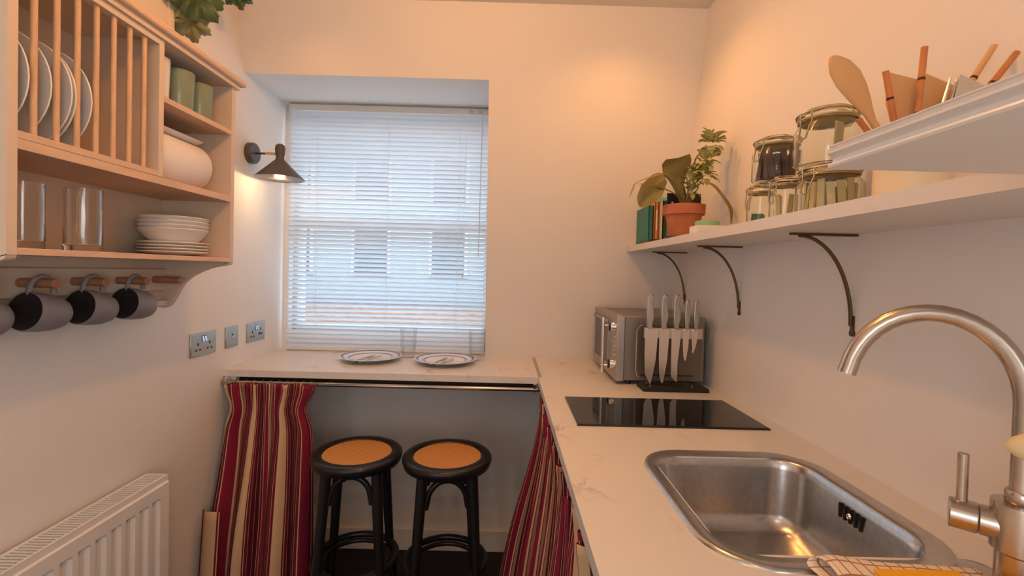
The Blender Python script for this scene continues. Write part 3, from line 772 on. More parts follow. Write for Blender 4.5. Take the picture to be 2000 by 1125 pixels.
# utensil pot and utensils
UX, UY = .660, .755
up_ = tag(obj('utensil_pot', B().lathe([(.046, 0), (.050, .004), (.050, .115), (.046, .115), (.045, .006), (0, .005)], (UX, UY, SZ1), seg=36), M_creamcer, origin=(UX, UY, SZ1)), 'cream utensil pot on the marble shelf beyond the white moulded shelf', 'pot')
def spoon(name, label, base, tip, m_, kind, cat, group=None):
    base = Vector(base); tip = Vector(tip); d = (tip - base).normalized(); L_ = (tip - base).length
    k = thing(name, label, cat, tuple(base), group)
    s_ = d.cross(Vector((0.15, 1, 0))).normalized(); nn = d.cross(s_)
    if kind == 'spoon':
        obj('handle', B().tube([base, base + d * (L_ * .66)], .0055, 10), m_, k)
        rings = []
        for t, w in ((0.54, .0058), (.60, .008), (.67, .0135), (.75, .0185), (.84, .0215), (.92, .0185), (.97, .011), (.99, .006), (1.0, .001)):
            c = base + d * (L_ * t)
            rings.append([c + s_ * w * math.cos(a_) + nn * (.0045 * math.sin(a_)) + nn * (.006 * math.sin(math.pi * max(0, (t - .54) / .46))) for a_ in [2 * math.pi * q / 14 for q in range(14)]])
        obj('spoon_bowl', B().rings(rings), m_, k, angle=70)
    elif kind == 'stick':
        obj('shaft', B().tube([base, tip], .0047, 12), m_, k)
        for t in (.55, .78): obj('node_ring', B().tube([base + d * L_ * t, base + d * (L_ * t + .004)], .0051, 12), M_darkwood, k)
    elif kind == 'spatula':
        obj('handle', B().tube([base, base + d * L_ * .55], .005, 10), m_, k)
        rings = []
        for t, w in ((.5, .006), (.6, .020), (.75, .031), (1.0, .036)):
            c = base + d * L_ * t
            rings.append([c + s_ * w - nn * .003, c + s_ * w + nn * .003, c - s_ * w * .9 + nn * .003 - d * (.012 if t == 1 else 0), c - s_ * w * .9 - nn * .003 - d * (.012 if t == 1 else 0)])
        obj('blade', B().rings(rings), m_, k)
    elif kind == 'fork':
        obj('handle', B().tube([base, base + d * L_ * .6], .004, 8), m_, k)
        f_ = B()
        for q in range(4):
            w = (q - 1.5) * .0085
            f_.tube([base + d * L_ * .58, base + d * L_ * .72 + s_ * w, base + d * L_ + s_ * w * 1.15], [.004, .003, .0015], 6)
        obj('tines', f_, m_, k)
    return k
zb = SZ1 + .007
spoon('wooden_spoon', 'wooden spoon with a large oval bowl, leaning furthest left in the utensil pot', (.672, .750, zb), (.508, .735, 1.705), M_wood, 'spoon', 'spoon')
spoon('bamboo_stick', 'bamboo handle right behind the wooden spoon, leaning left', (.684, .765, zb), (.590, .782, 1.624), M_bamboo, 'stick', 'utensil', 'bamboo handles in the utensil pot')
spoon('bamboo_stick', 'bamboo handle leaning left just right of the wooden spoon', (.668, .770, zb), (.609, .752, 1.692), M_bamboo, 'stick', 'utensil', 'bamboo handles in the utensil pot')
spoon('bamboo_stick', 'nearly upright bamboo handle, tallest in front of the spatulas', (.650, .745, zb), (.656, .735, 1.724), M_bamboo, 'stick', 'utensil', 'bamboo handles in the utensil pot')
spoon('wooden_spatula', 'flat wooden spatula behind the upright bamboo handle', (.655, .775, zb), (.690, .800, 1.708), M_wood, 'spatula', 'spatula')
spoon('slotted_turner', 'wooden turner right of the flat spatula, with thin edge showing', (.665, .755, zb), (.733, .775, 1.690), M_wood, 'spatula', 'spatula')
spoon('salad_fork', 'grey fork with pointed tines right of the wooden spatulas', (.662, .735, zb), (.722, .742, 1.676), M_steel, 'fork', 'fork')
spoon('bamboo_stick', 'slim bamboo handle leaning right over the white moulded shelf', (.640, .755, zb), (.785, .752, 1.738), M_wood, 'stick', 'utensil', 'bamboo handles in the utensil pot')
spoon('bamboo_stick', 'thick bamboo handle, furthest right in the utensil pot', (.636, .740, zb), (.796, .728, 1.716), M_bamboo, 'stick', 'utensil', 'bamboo handles in the utensil pot')
spoon('steel_spatula', 'grey steel spatula crossing the slim bamboo handle', (.690, .74, zb), (.752, .735, 1.672), M_steel, 'spatula', 'utensil')

# white moulded shelf adjoining the near end of the marble shelf
tyr = thing('moulded_shelf', 'white wall shelf with stepped moulded front, at the near end of the marble shelf', 'shelf', (.6, .1, 1.47))
x0 = .346; z0 = 1.470
prof = [(x0 + .004, z0), (x0 + .001, z0 + .0012), (x0, z0 + .0035), (x0 + .001, z0 + .0058), (x0 + .004, z0 + .0068), (x0 + .0055, z0 + .0078), (x0 + .005, z0 + .011), (x0 + .003, z0 + .0138), (x0, z0 + .0155),
        (x0 - .001, z0 + .0160), (x0 - .001, z0 + .0182), (x0 + .0045, z0 + .0188), (x0 + .0045, z0 + .0205), (x0 + .003, z0 + .0228), (x0 + .001, z0 + .0240), (x0 + .001, z0 + .0250), (x0 + .030, z0 + .0250), (x0 + .030, z0)]
obj('front_moulding', B().prism(prof, 'y', -.45, .500), M_white, tyr, angle=25)
obj('board', B().box(x0 + .030, XR - .001, -.45, .4995, z0 + .0002, z0 + .0245), M_white, tyr)
for yb_ in (.3, -.2): obj('wall_batten', B().box(XR - .022, XR - .001, yb_ - .1, yb_ + .1, z0 - .02, z0), M_white, tyr)

# ---------------------------------------------------------------- left wall plate rack
XF = -.882; CY0, CY1 = .818, 1.494
rk = thing('plate_rack', 'pale wooden wall cabinet with plate rack, shelves and peg rail on the left wall', 'cabinet', (XL, 1.15, 1.2))
endp = [(XF, 1.915), (XF, 1.356)]
for i in range(5):
    a = R_(90 * i / 4); endp.append((XF - .010 + .010 * math.cos(a), 1.357 - .010 * math.sin(a)))
endp += [(-.906, 1.3445), (-.94, 1.338), (-.972, 1.326), (-.998, 1.312), (-1.016, 1.299), (-1.032, 1.284), (-1.042, 1.268), (-1.052, 1.248), (-1.063, 1.228), (-1.075, 1.213), (-1.090, 1.206), (-1.108, 1.208), (-1.120, 1.220), (XL, 1.226), (XL, 1.915)]
obj('side_panel', B().prism(endp, 'y', CY1 - .018, CY1), M_rack, rk, bevel=.002)
obj('side_panel', B().prism(endp, 'y', CY0, CY0 + .018), M_rack, rk, bevel=.002)
obj('back_panel', B().box(XL, -1.097, CY0 + .018, CY1 - .018, 1.226, 1.915), M_rack, rk)
obj('top_board', B().box(XL, XF + .008, CY0 - .02, CY1 + .012, 1.912, 1.926), M_rack, rk)
obj('cornice', B().box(XL, XF + .020, CY0 - .04, CY1 + .032, 1.926, 1.946), M_shelfwood, rk, bevel=.006)
obj('shelf', B().box(-1.097, XF, CY0 + .018, CY1 - .018, 1.357, 1.370), M_shelfwood, rk, bevel=.001)
obj('shelf', B().box(-1.097, XF, CY0 + .018, CY1 - .018, 1.548, 1.567), M_shelfwood, rk, bevel=.001)
obj('shelf', B().box(-1.097, XF, 1.186, CY1 - .018, 1.760, 1.775), M_shelfwood, rk, bevel=.001)
obj('divider', B().box(-1.097, XF + .001, 1.170, 1.186, 1.567, 1.912), M_rack, rk, bevel=.001)
obj('rack_rail', B().box(XF - .024, XF + .001, CY0 + .018, 1.170, 1.567, 1.581), M_shelfwood, rk, bevel=.001)
obj('rack_rail', B().box(XF - .024, XF + .001, CY0 + .018, 1.170, 1.896, 1.912), M_rack, rk, bevel=.001)
for y in [.873 + .0435 * i for i in range(7)]:
    obj('dowel', B().cyl((XF - .010, y, 1.579), (XF - .010, y, 1.898), .0056, .0056, 12), M_dowel, rk)
obj('peg_rail', B().box(-1.097, -1.083, CY0 + .018, CY1 - .018, 1.262, 1.330), M_rack, rk, bevel=.002)
obj('bottom_moulding', B().box(-1.097, -1.075, CY0 + .018, CY1 - .018, 1.212, 1.232), M_rack, rk, bevel=.004)
PEGY = (.905, 1.033, 1.161, 1.293, 1.426)
for y in PEGY:
    p = obj('peg', B().cyl((-1.09, y, 1.297), (-1.001, y, 1.297), .0105, .0105, 18), M_peg, rk, bevel=.001)

# plates standing in the rack
def rack_plate_profile(r): return [(r * .55, .0), (r * .60, -.004), (r * .62, 0.0), (r * .97, .014), (r, .0165), (r * .99, .0185), (r * .62, .005), (0, .004)]
rp0 = None
RL = ['white plate standing in the rack, leftmost and partly behind the end panel', 'white plate standing in the rack, second from the left', 'white plate standing in the rack, third from the left', 'white plate standing tight behind the third rack plate', 'white plate standing in the rack, rightmost']
for i, (y, dz, dx) in enumerate(((.869, 0, 0), (.911, .0, 0), (.953, .0, 0), (.966, -.006, -.004), (.997, 0, 0))):
    c = (-.992 + dx, y, 1.5674 + .1145 + dz * 0)
    if rp0 is None:
        t_ = thing('dinner_plate', RL[0], 'plate', c, 'white plates in the rack')
        obj('plate_body', B().lathe(rack_plate_profile(.114), c, (0, -1, 0), 40), M_porc, t_)
        rp0 = t_
    else: dup(rp0, c, RL[i])

# mugs/cups on top right shelf
def cup(name, label, m_, x, y, r, h, grp=None):
    return tag(obj(name, B().lathe([(r * .86, 0), (r * .90, .003), (r, h), (r - .004, h), (r * .86 - .004, .006), (0, .005)], (x, y, 1.775), seg=32), m_, origin=(x, y, 1.775)), label, 'cup', grp)
cup('white_cup', 'pale grey cup mostly hidden by the divider, left of the green cups', M_porc, -.945, 1.238, .034, .118)
cup('green_cup', 'larger sage green cup on the top right shelf of the cabinet', M_green, -.935, 1.316, .037, .112, 'sage green cups')
cup('green_cup', 'smaller-looking sage green cup nearest the cabinet end panel', M_green, -.935, 1.402, .035, .108, 'sage green cups')

# kitchen roll
kr = thing('kitchen_roll', 'white kitchen paper roll lying on the middle shelf of the cabinet', 'paper roll', (-.985, 1.32, 1.567))
obj('roll', B().lathe([(.02, 0), (.068, 0), (.0715, .004), (.0715, .222), (.068, .226), (.02, .226), (.02, 0)], (-.975, 1.195, 1.567 + .0716), (0, 1, 0), 40), M_paper, kr, angle=50)
rows = []
rc = Vector((-.975, 0, 1.567 + .0716)); a0 = R_(82)
p0 = rc + Vector((math.cos(a0), 0, math.sin(a0))) * .0722; tg = Vector((math.sin(a0), 0, -math.cos(a0)))
for i in range(5):
    p = p0 + tg * (.008 * i) + Vector((0, 0, .0009 * i * i))
    rows.append([(p.x, 1.20, p.z), (p.x, 1.31, p.z), (p.x, 1.42, p.z)])
obj('loose_sheet', B().grid(rows), M_paper, kr)

# tumblers on lower shelf
def tumbler(label, x, y, r, h, z, grp):
    t_ = .0035
    return tag(obj('glass_tumbler', B().lathe([(r * .95, 0), (r, .004), (r * .985, h * .5), (r, h), (r - t_, h), (r * .985 - t_, h * .5), (r - t_ - .001, .016), (0, .014)], (x, y, z), seg=36), M_glass, origin=(x, y, z)), label, 'glass', grp)
tumbler('tall clear tumbler at the left end of the bottom cabinet shelf', -.955, .915, .033, .130, 1.3702, 'tumblers in the cabinet')
tumbler('tall clear tumbler in the middle of the bottom cabinet shelf', -.945, 1.035, .0335, .138, 1.3702, 'tumblers in the cabinet')

# plates and bowls
ORD = ['bottom', 'second lowest', 'second highest', 'top']
sp0 = None; SXY = (-.985, 1.372)
for i in range(4):
    c = (SXY[0], SXY[1], 1.3702 + i * .0088)
    lb_ = f'white side plate in the stack under the bowls, {ORD[i]} plate'
    if sp0 is None:
        sp0 = thing('side_plate', lb_, 'plate', c, 'stacked white side plates')
        obj('plate_body', B().lathe([(.050, 0), (.056, .002), (.083, .0085), (.0885, .0115), (.087, .0135), (.054, .0052), (0, .0045)], c, seg=40), M_porc, sp0)
    else: dup(sp0, c, lb_)
bw0 = None
for i in range(4):
    c = (SXY[0], SXY[1], 1.3702 + 3 * .0088 + .0048 + i * .0115)
    lb_ = f'white bowl in the nested stack on the side plates, {ORD[i]} bowl'
    if bw0 is None:
        bw0 = thing('bowl', lb_, 'bowl', c, 'nested white bowls')
        obj('bowl_body', B().lathe([(.046, 0), (.053, .002), (.070, .022), (.0855, .041), (.0885, .045), (.086, .0475), (.081, .043), (.065, .022), (.049, .007), (0, .006)], c, seg=40), M_porc, bw0)
    else: dup(bw0, c, lb_)

# hanging mugs
def mug(y, label):
    k = thing('hanging_mug', label, 'mug', (-1.036, y, 1.297), 'grey mugs on the pegs')
    ax = Vector((0.06, 1, -.16)).normalized(); o_ = Vector((-1.036, y - .036, 1.237))
    outp = [(.0425, 0), (.0438, .004), (.0432, .03), (.040, .055), (.033, .075), (.024, .085), (0, .088)]
    obj('body', B().lathe([(.0405, .0012)] + outp, o_, ax, 36), M_mugout, k, angle=60)
    obj('inside', B().lathe([(.0408, .0008), (.0405, .03), (.036, .055), (.028, .072), (0, .078)], o_, ax, 36), M_mugin, k, angle=60)
    pts = []
    c0 = Vector((-1.036, y + .002, 1.2785))
    for i in range(15):
        a = R_(-10 + 200 * i / 14)
        pts.append(c0 + Vector((0, -.027 * math.cos(a), .0335 * math.sin(a))))
    obj('handle', B().tube(pts, .0055, 10), M_mugout, k)
ML = ['grey mug cut off by the left edge, first on the pegs', 'grey mug with dark inside, second on the pegs', 'grey mug with dark inside, third on the pegs', 'grey mug nearest the free peg, fourth on the pegs']
for y, l in zip(PEGY, ML): mug(y, l)

# plant on the cabinet top
pp = thing('cabinet_top_plant', 'lobed dark green plant in a pale square planter on the cabinet', 'plant', (-1.05, 1.27, 1.946))
obj('planter', B().box(-1.115, -1.0, 1.12, 1.372, 1.946, 2.19), M_planter, pp, bevel=.004)
obj('planter_rim', B().box(-1.12, -.994, 1.355, 1.377, 1.946, 2.2), M_planter, pp, bevel=.002)
obj('soil', B().box(-1.11, -1.005, 1.13, 1.365, 2.175, 2.194), M_soil, pp)
def lobed(center, size, nrm, updir, m_):
    c = Vector(center); n = Vector(nrm).normalized(); u = Vector(updir); u = (u - n * u.dot(n)).normalized(); v = n.cross(u)
    b = B(); rings = []
    N_ = 72
    for f, lift in ((0.02, 0), (.35, .012), (.65, .014), (.85, .006), (1, -.004)):
        ring = []
        for i in range(N_):
            a = 2 * math.pi * i / N_
            notch = 1 - .55 * max(0, 1 - abs(((a + math.pi) % (2 * math.pi)) - math.pi) / .35)
            lob = 1 + .13 * math.cos(7 * a) + .09 * (math.sin(25 * a) > 0)
            r = size * f * (1 + (lob - 1) * f ** 2) * (1 - (1 - notch) * f)
            ring.append(c + (u * math.cos(a) + v * math.sin(a)) * r + n * (lift + .008 * f * math.sin(7 * a + .5)))
        rings.append(ring)
    b.rings(rings, True, True, False)
    return b
for c, sz, n_, u_, mt in (((-.955, 1.395, 2.150), .074, (.75, -.6, .25), (-.3, -.2, .9), M_leafdark), ((-.975, 1.412, 2.082), .052, (.5, -.6, -.5), (-.5, -.3, .8), M_leafback), ((-.985, 1.395, 2.115), .042, (.6, -.6, .2), (-.8, -.2, .5), M_leafback), ((-.98, 1.655, 2.312), .048, (.3, -.6, -.6), (-.2, -.9, .3), M_leafdark),
                              ((-.99, 1.34, 2.24), .08, (.5, -.6, .5), (0, 0, 1), M_leafdark), ((-1.0, 1.22, 2.26), .08, (.5, -.6, .5), (0, 0, 1), M_leafdark)):
    obj('leaf', lobed(c, sz, n_, u_, mt), mt, pp, angle=70)
for tip in ((-.955, 1.395, 2.15), (-.975, 1.412, 2.082), (-.985, 1.395, 2.115), (-.98, 1.655, 2.312), (-.99, 1.34, 2.24), (-1.0, 1.22, 2.26)):
    s0 = Vector((-1.05, 1.27, 2.19)); t0 = Vector(tip); mid = (s0 + t0) / 2 + Vector((.01, 0, .06))
    obj('stalk', B().tube([s0, mid, t0], .003, 6), M_leafback, pp)

# ---------------------------------------------------------------- wall sconce
sc = thing('wall_sconce', 'black cone wall lamp with brass joint left of the window', 'wall lamp', (XL, 2.03, 1.84))
obj('wall_plate', B().lathe([(.045, 0), (.045, .022), (.042, .026), (0, .026)], (XL, 2.03, 1.838), (1, 0, 0), 32), M_shade, sc)
obj('arm', B().cyl((XL + .02, 2.03, 1.838), (-1.055, 2.03, 1.838), .0045, .0045, 12), M_blackmetal, sc)
obj('brass_joint', B().cyl((-1.062, 2.03, 1.838), (-1.018, 2.03, 1.838), .0062, .0062, 14), M_brass, sc)
SCX = -1.0
shd = obj('shade', B().lathe([(.101, 1.7295), (.1015, 1.7315), (.060, 1.771), (.019, 1.812), (.0165, 1.822), (.0195, 1.84), (.0215, 1.860), (.0185, 1.874), (.009, 1.881), (0, 1.882)], (SCX, 2.03, 0), seg=40), M_shade, sc, angle=50)
shd2 = obj('shade_lining', B().lathe([(.1000, 1.7298), (.058, 1.769), (.016, 1.811), (0, 1.813)], (SCX, 2.03, 0), seg=40), M_shadein, sc, angle=50)
obj('bulb', B().lathe([(0, 1.733), (.010, 1.735), (.0175, 1.744), (.018, 1.755), (.012, 1.77), (.008, 1.785), (.008, 1.805)], (SCX, 2.03, 0), seg=20), M_bulb, sc)
l = bpy.data.lights.new('sconce_bulb', 'POINT'); l.energy = 1.5; l.color = (1, .60, .28); l.shadow_soft_size = .02
lo = bpy.data.objects.new('sconce_bulb', l); COL.objects.link(lo); lo.location = (SCX, 2.03, 1.722)

# ---------------------------------------------------------------- sockets
def socket(name, label, y, z, w, h, kind):
    k = thing(name, label, 'socket', (XL, y + w / 2, z - h / 2))
    obj('face_plate', B().box(XL, XL + .006, y, y + w, z - h, z), M_sock, k, bevel=.002)
    def hole(cy, cz, hw, hh): obj('pin_hole', B().box(XL + .0055, XL + .0066, cy - hw, cy + hw, cz - hh, cz + hh), M_hole, k)
    if kind == 'double':
        for s0 in (.040, .106):
            hole(y + s0, z - .042, .0036, .0055)
            for d in (-.011, .011): hole(y + s0 + d, z - .063, .0042, .0030)
    if kind == 'usb':
        hole(y + .040, z - .042, .0036, .0055); hole(y + .106, z - .034, .0036, .0055)
        for d in (-.011, .011): hole(y + .040 + d, z - .063, .0042, .0035); hole(y + .106 + d * .75, z - .056, .0060, .0040)
    if kind in ('double', 'usb'):
        for s0 in (.066, .080):
            rs = obj('rocker_surround', B().box(XL + .0055, XL + .0068, y + s0 - .0068, y + s0 + .0068, z - .036, z - .012), M_hole, k)
            obj('rocker', B().prism([(XL + .006, z - .034), (XL + .0115, z - .034), (XL + .007, z - .014), (XL + .006, z - .014)], 'y', y + s0 - .005, y + s0 + .005), M_chrome, rs)
        for yy in (.013, .133): obj('screw', B().lathe([(.0035, 0), (.0035, .001), (0, .0015)], (XL + .006, y + yy, z - .048), (1, 0, 0), 10), M_chrome, k)
    else:
        hole(y + w / 2, z - .040, .004, .010)
        obj('rocker', B().prism([(XL + .006, z - .056), (XL + .010, z - .050), (XL + .006, z - .036)], 'y', y + w / 2 - .005, y + w / 2 + .005), M_sock, k)
socket('double_socket', 'brushed steel double socket on the left wall, furthest from the window', 1.660, 1.093, .146, .086, 'double')
socket('single_outlet', 'brushed steel single outlet plate between the two double sockets', 1.870, 1.0933, .086, .086, 'single')
socket('double_socket', 'steel double socket with small charging ports, nearest the window', 2.025, 1.0912, .147, .086, 'usb')

# ---------------------------------------------------------------- radiator
rd = thing('radiator', 'white panel radiator low on the left wall below the mugs', 'radiator', (XL, .9, .10))
RX = -1.033; RY0, RY1 = .25, 1.432
rows = []
ys = [RY0, RY0 + .02]; flute = []
yc = 1.380
while yc > RY0 + .05: flute.append(yc); yc -= .0475
flute.sort()
prof = [(RY0, 0)]
for c in flute:
    prof += [(c - .016, 0), (c - .010, -.009), (c + .010, -.009), (c + .016, 0)]
prof += [(RY1, 0)]
zz = [.10, .15, .158, .625, .633, .668, .672]
for z in zz:
    act = .158 <= z <= .625
    rows.append([(RX + (d if act else 0) - (.006 if z == .672 else 0), y, z) for y, d in prof])
obj('front_panel', B().grid(rows), M_white, rd, angle=30)
obj('side_cover', B().box(XL + .025, RX - .001, RY1 - .003, RY1 + .002, .11, .668), M_white, rd)
obj('rear_panel', B().box(XL + .022, XL + .030, RY0, RY1, .10, .668), M_white, rd)
gr = obj('top_grille', B().box(RX - .012, RX - .006, RY0, RY1 + .004, .672, .690).box(XL + .026, XL + .032, RY0, RY1 + .004, .672, .690).box(XL + .026, RX - .006, RY1, RY1 + .004, .672, .690), M_white, rd, bevel=.001)
gb = B(); yy = RY0 + .006
while yy < RY1 - .003:
    gb.box(XL + .031, RX - .011, yy, yy + .0042, .682, .688); yy += .0108
g2 = obj('grille_bars', gb, M_white, gr); g2['kind'] = 'stuff'
obj('convector_fins', B().box(XL + .035, RX - .02, RY0, RY1 - .02, .14, .64), M_trim, rd)
for y in (.45, 1.25): obj('wall_bracket', B().box(XL + .001, XL + .024, y - .02, y + .02, .16, .62), M_white, rd)
obj('valve', B().cyl((-1.085, RY1 - .02, 0.0), (-1.085, RY1 - .02, .105), .008, .008, 12), M_chrome, rd)

# ---------------------------------------------------------------- venetian blind
bl = thing('venetian_blind', 'white venetian blind lowered over the whole window', 'blind', (-.6, 2.341, 2.16))
BX0, BX1 = -1.104, -.098
obj('head_rail', B().box(BX0, BX1, 2.320, 2.352, 2.130, 2.158), M_white, bl, bevel=.002)
obj('bottom_rail', B().box(BX0, BX1, 2.328, 2.346, .9265, .9375), M_white, bl, bevel=.003)
def slat_mesh(tilt):
    b = B(); rows = []
    for k in range(5):
        s_ = (k / 4 - .5) * .025; crown = .0022 * (1 - (k / 2 - 1) ** 2)
        y = s_ * math.cos(tilt) + crown * math.sin(tilt); z = -s_ * math.sin(tilt) + crown * math.cos(tilt)
        rows.append([(BX0 + .002, 2.336 + y, z), (-.6, 2.336 + y, z), (BX1 - .002, 2.336 + y, z)])
    b.grid(rows); return b
def mkslat(tilt, z):
    o = obj('slat', slat_mesh(tilt), M_slat, bl, angle=80)
    for v in o.data.vertices: v.co.z += bl.location.z      # mesh centred on the slat
    return o
T_OPEN = R_(46); base_slat = None; NS = 52
zs = [2.118 - i * .02285 for i in range(NS)]
close_slat = None
for i, z in enumerate(zs):
    if i < NS - 4:
        if base_slat is None: base_slat = mkslat(T_OPEN, z); o = base_slat
        else: o = base_slat.copy(); COL.objects.link(o)
    else:
        if close_slat is None: close_slat = mkslat(R_(74), z); o = close_slat
        else: o = close_slat.copy(); COL.objects.link(o)
    o.parent = bl
    tw_ = R_(random.uniform(-3, 3))
    o.location = (0, 0, z - bl.location.z); o.rotation_euler = (0, 0, 0)
    # small individual tilt about the slat's own axis
    c = Vector((0, 2.336 - bl.location.y, 0)); rm = Matrix.Rotation(tw_, 3, 'X')
    sway = R_(.12 * math.sin(i * .7)) + (R_(-.35) if i == 43 else 0)
    o.rotation_euler = (tw_, sway, 0)
    off = c - rm @ c
    o.location = (0, off.y, z - bl.location.z + off.z)
for x in (-.955, -.60, -.245):
    ld = B()
    for yy_ in (2.322, 2.351): ld.tube([(x, yy_, 2.13), (x, yy_, .94)], .0007, 5)
    obj('ladder_cord', ld, M_white, bl)
lc_ = B().tube([(-.215, 2.318, 2.13), (-.216, 2.316, 1.8), (-.218, 2.316, 1.34)], .0009, 5)
lc_.lathe([(.002, 0), (.005, -.02), (.004, -.028), (0, -.029)], (-.218, 2.316, 1.34), seg=10)
obj('pull_cord', lc_, M_white, bl)
lc_ = B().tube([(-.135, 2.318, 2.13), (-.138, 2.316, 1.8), (-.140, 2.316, 1.42)], .0024, 6)
obj('tilt_wand', lc_, M_slat, bl)
for x in (-.19, -.145): obj('cord_lock', B().box(x - .012, x + .008, 2.317, 2.321, 2.136, 2.150), M_alu, bl)

# ---------------------------------------------------------------- curtains, rails
rl = thing('curtain_rail', 'chrome curtain rail under the front edge of the window worktop', 'rail', (-.5, 1.855, .88))
obj('tube', B().cyl((XL + .002, 1.853, .8755), (.150, 1.853, .8755), .0085, .0085, 16), M_rail, rl)
for x in (XL + .02, .13): obj('end_bracket', B().box(x - .006, x + .006, 1.846, 1.90, .867, .8965), M_chrome, rl)
rl2 = thing('curtain_rail', 'chrome curtain rail under the edge of the sink worktop', 'rail', (.17, .5, .87))
obj('tube', B().cyl((.172, -.8, .872), (.172, 1.83, .872), .008, .008, 14), M_chrome, rl2)
for y in (0.0, 1.78): obj('end_bracket', B().box(.168, .19, y - .006, y + .006, .864, .8965), M_chrome, rl2)

def curtain(name, label, fn, ns, nt, ulen, loc):
    rows = []; uvs = []
    for j in range(nt + 1):
        t = j / nt
        rows.append([fn(i / ns, t) for i in range(ns + 1)]); uvs.append([(i / ns * ulen, t) for i in range(ns + 1)])
    k = thing(name, label, 'curtain', loc)
    obj('cloth', B().grid(rows, uvs), M_stripe, k, angle=180, solid=.0015)
    return k
def sm(t): return t * t * (3 - 2 * t)
def left_c(s, t):
    z = .880 - t * .850
    top = max(0, 1 - t / .16)                                   # gathered heading
    pinch = math.exp(-((t - .12) / .06) ** 2)
    x0 = -1.108 - .012 * sm(t) + .018 * pinch; x1 = -.762 + .050 * sm(t) - .022 * pinch
    x = x0 + (x1 - x0) * s
    amp = .011 + .022 * sm(min(1, t * 1.6))
    ph = 2 * math.pi * (4.3 * s + .28 * math.sin(5.1 * s + .6))
    y = 1.832 - .125 * sm(t) + amp * math.sin(ph + .5 * t) + .006 * math.sin(2 * ph + 1.3)
    y += top * .009 * math.sin(2 * math.pi * 15 * s) + .004 * math.sin(31 * s + 9 * t)
    x += .012 * math.cos(ph) * sm(min(1, t * 1.5))
    if t < .1:                                                  # flared ears at the corners
        e_ = (1 - t / .1)
        x += .012 * e_ * ((s > .94) * 1.6 - (s < .06) * .6)
        z -= .014 * e_ * (s < .08)
    x = max(x, XL + .018)
    return (x, y, z)
lcur = curtain('striped_curtain', 'burgundy and beige striped curtain hanging at left under the window worktop', left_c, 170, 44, 2.9, (-.94, 1.83, .03))
def right_c(s, t):
    z = .878 - t * .85
    y = 1.835 - 1.95 * s
    amp = .011 + .020 * sm(min(1, t * 1.6))
    ph = 2 * math.pi * (15 * s + .35 * math.sin(7 * s))
    bul = .088 * sm(t) * math.exp(-(s / .16) ** 2) + .050 * sm(t)
    x = .163 - .004 - bul + amp * math.sin(ph + .7 * t) + max(0, 1 - t / .12) * .013 * math.sin(2 * math.pi * 48 * s + 1)
    y += .016 * math.cos(ph) * sm(min(1, t * 1.5))
    return (x, y, z)
rcur = curtain('striped_curtain', 'burgundy and beige striped curtain hanging along the sink worktop edge', right_c, 460, 40, 15, (.15, .9, .03))
for i in range(11):
    x = -1.095 + i * .0325
    pts = [(x, 1.853 + .0115 * math.cos(2 * math.pi * q / 12), .8755 + .0115 * math.sin(2 * math.pi * q / 12)) for q in range(12)]
    obj('curtain_ring', B().tube(pts, .0013, 6, close=True), M_wire, lcur)
for i in range(26):
    y = 1.80 - i * .055
    pts = [(.172 + .011 * math.cos(2 * math.pi * q / 12), y, .872 + .011 * math.sin(2 * math.pi * q / 12)) for q in range(12)]
    obj('curtain_ring', B().tube(pts, .0013, 6, close=True), M_wire, rcur)
# folded-back side hem
rows = []; uvs = []
for j in range(12):
    t = j / 11; z = .425 - t * .392
    rows.append([(-1.1145 + .001 * t, 1.722 - .035 * t, z), (-1.085, 1.700 - .037 * t, z + .004), (-1.030 + .004 * t, 1.690 - .037 * t, z + .010)])
    uvs.append([(.98, t), (1.05, t), (1.16, t)])
obj('folded_hem', B().grid(rows, uvs), M_stripe, lcur, angle=180, solid=.0015)

# ---------------------------------------------------------------- stools
def make_stool(label, loc):
    k = thing('bar_stool', label, 'stool', (0, 0, 0), 'black bentwood bar stools')
    H = .67; R0 = .164
    obj('seat_ring', B().lathe([(.150, H - .040), (.158, H - .036), (R0, H - .018), (R0, H - .008), (.156, H), (.128, H), (.122, H - .008), (.122, H - .034)], seg=48), M_black, k, angle=60)
    obj('cane_seat', B().lathe([(.1275, H - .006), (.08, H - .008), (0, H - .009)], seg=48), M_cane, k)
    legs = []
    for q in range(4):
        a = R_(45 + 90 * q); c = Vector((math.cos(a), math.sin(a), 0))
        obj('leg', B().tube([c * .122 + Vector((0, 0, H - .030)), c * .133 + Vector((0, 0, .50)), c * .150 + Vector((0, 0, .30)), c * .190 + Vector((0, 0, 0.0))], [.0195, .019, .0165, .0135], 14), M_black, k)
    for q in range(4):
        a0 = R_(45 + 90 * q); a1 = a0 + R_(90)
        p0 = Vector((math.cos(a0), math.sin(a0), 0)) * .130; p1 = Vector((math.cos(a1), math.sin(a1), 0)) * .130
        q0 = p0.lerp(p1, .10); p1 = p1.lerp(p0, .10); p0 = q0
        pts = []
        for i in range(17):
            t = i / 16; s_ = 2 * t - 1
            h = max(0, 1 - abs(s_) ** 2.2) ** .5
            pts.append(p0.lerp(p1, t) + Vector((0, 0, H - .155 + .098 * h)))
        obj('bentwood_brace', B().tube(pts, .0105, 10), M_black, k)
    def ring(r, z, th): return B().tube([(r * math.cos(2 * math.pi * i / 48), r * math.sin(2 * math.pi * i / 48), z) for i in range(48)], th, 10, close=True)
    obj('foot_ring', ring(.148, .272, .0125), M_black, k)
    obj('foot_ring', ring(.122, .262, .009), M_black, k)
    k.location = loc
    return k
st = make_stool('black bentwood bar stool with cane seat, next to the left curtain', (-.534, 1.704, 0))
st.rotation_euler = (0, 0, R_(5))
dup(st, (-.198, 1.694, 0), 'black bentwood bar stool with cane seat, right one of the pair', rotz=R_(8))

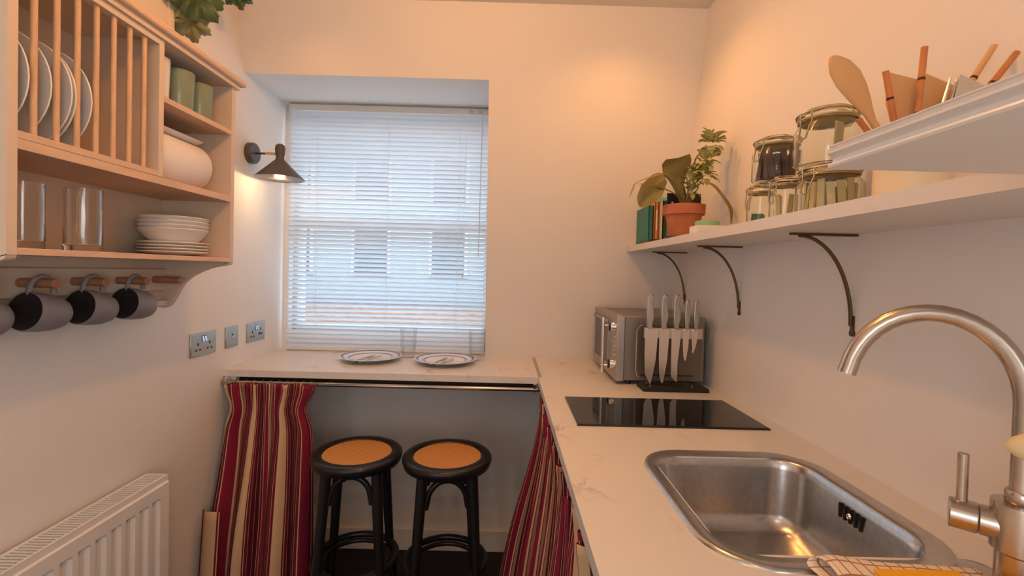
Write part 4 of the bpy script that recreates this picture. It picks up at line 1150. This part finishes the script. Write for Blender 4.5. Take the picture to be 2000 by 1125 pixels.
# ---------------------------------------------------------------- table settings
def setting(cx, cy, side):
    p = thing('blue_rim_plate', f'white dinner plate with blue banded rim, {side} place setting', 'plate', (cx, cy, CT), 'blue rimmed dinner plates')
    obj('plate_body', B().lathe([(.075, 0), (.082, .003), (.095, .010), (.138, .0195), (.140, .022), (.137, .0228), (.094, .014), (.078, .0065), (0, .006)], (cx, cy, CT), seg=56), M_blueplate, p)
    z = CT + .0225
    d = Vector((.30, .95, 0)).normalized(); s_ = Vector((d.y, -d.x, 0))
    o_ = Vector((cx - .010, cy - .02, CT + .0115))
    k = thing('table_knife', f'steel table knife lying on the {side} blue rimmed plate', 'knife', tuple(o_), 'table knives on the plates')
    a = o_ - d * .085 + s_ * .018
    obj('handle', B().tube([a, a + d * .075], [.0045, .0035], 8), M_steel, k)
    bl_ = B(); q0 = a + d * .073
    bl_.rings([[q0 + s_ * .003 + Vector((0, 0, .001)), q0 - s_ * .003 + Vector((0, 0, .001)), q0 - s_ * .003 - Vector((0, 0, .001)), q0 + s_ * .003 - Vector((0, 0, .001))], [q0 + d * .07 + s_ * .009 + Vector((0, 0, .001)), q0 + d * .07 - s_ * .003 + Vector((0, 0, .001)), q0 + d * .07 - s_ * .003 - Vector((0, 0, .001)), q0 + d * .07 + s_ * .009 - Vector((0, 0, .001))], [q0 + d * .097 + s_ * .001 + Vector((0, 0, .001)), q0 + d * .097 - s_ * .003 + Vector((0, 0, .001)), q0 + d * .097 - s_ * .003 - Vector((0, 0, .001)), q0 + d * .097 + s_ * .001 - Vector((0, 0, .001))]])
    obj('blade', bl_, M_blade, k)
    k = thing('table_fork', f'steel table fork lying on the {side} blue rimmed plate', 'fork', tuple(o_), 'table forks on the plates')
    a = o_ - d * .085 - s_ * .016
    obj('handle', B().tube([a, a + d * .10], [.0045, .003], 8), M_steel, k)
    f_ = B()
    for q in range(4):
        w = (q - 1.5) * .0045
        f_.tube([a + d * .098, a + d * .125 + s_ * w, a + d * .165 + s_ * w], [.003, .0022, .0012], 6)
    obj('tines', f_, M_steel, k)
setting(-.615, 2.135, 'left')
setting(-.268, 2.112, 'right')
def ribbed(label, x, y):
    h, r0, r1, t_ = .138, .033, .0415, .0028
    pr = [(r0 - .003, 0), (r0, .004), (r0 + (r1 - r0) * .5, h * .5), (r1, h), (r1 - t_, h), (r0 + (r1 - r0) * .5 - t_, h * .5), (r0 - t_, .012), (0, .010)]
    g = B().lathe(pr, (x, y, CT), seg=96, rmod=lambda a, r, z: 1 + (.016 * math.cos(24 * a) if 0 < z < h * .97 else 0))
    tag(obj('ribbed_glass', g, M_rib, origin=(x, y, CT)), label, 'glass', 'ribbed drinking glasses')
ribbed('ribbed clear glass standing between the two blue rimmed plates', -.462, 2.226)
ribbed('ribbed clear glass standing at the right edge of the window', -.130, 2.206)
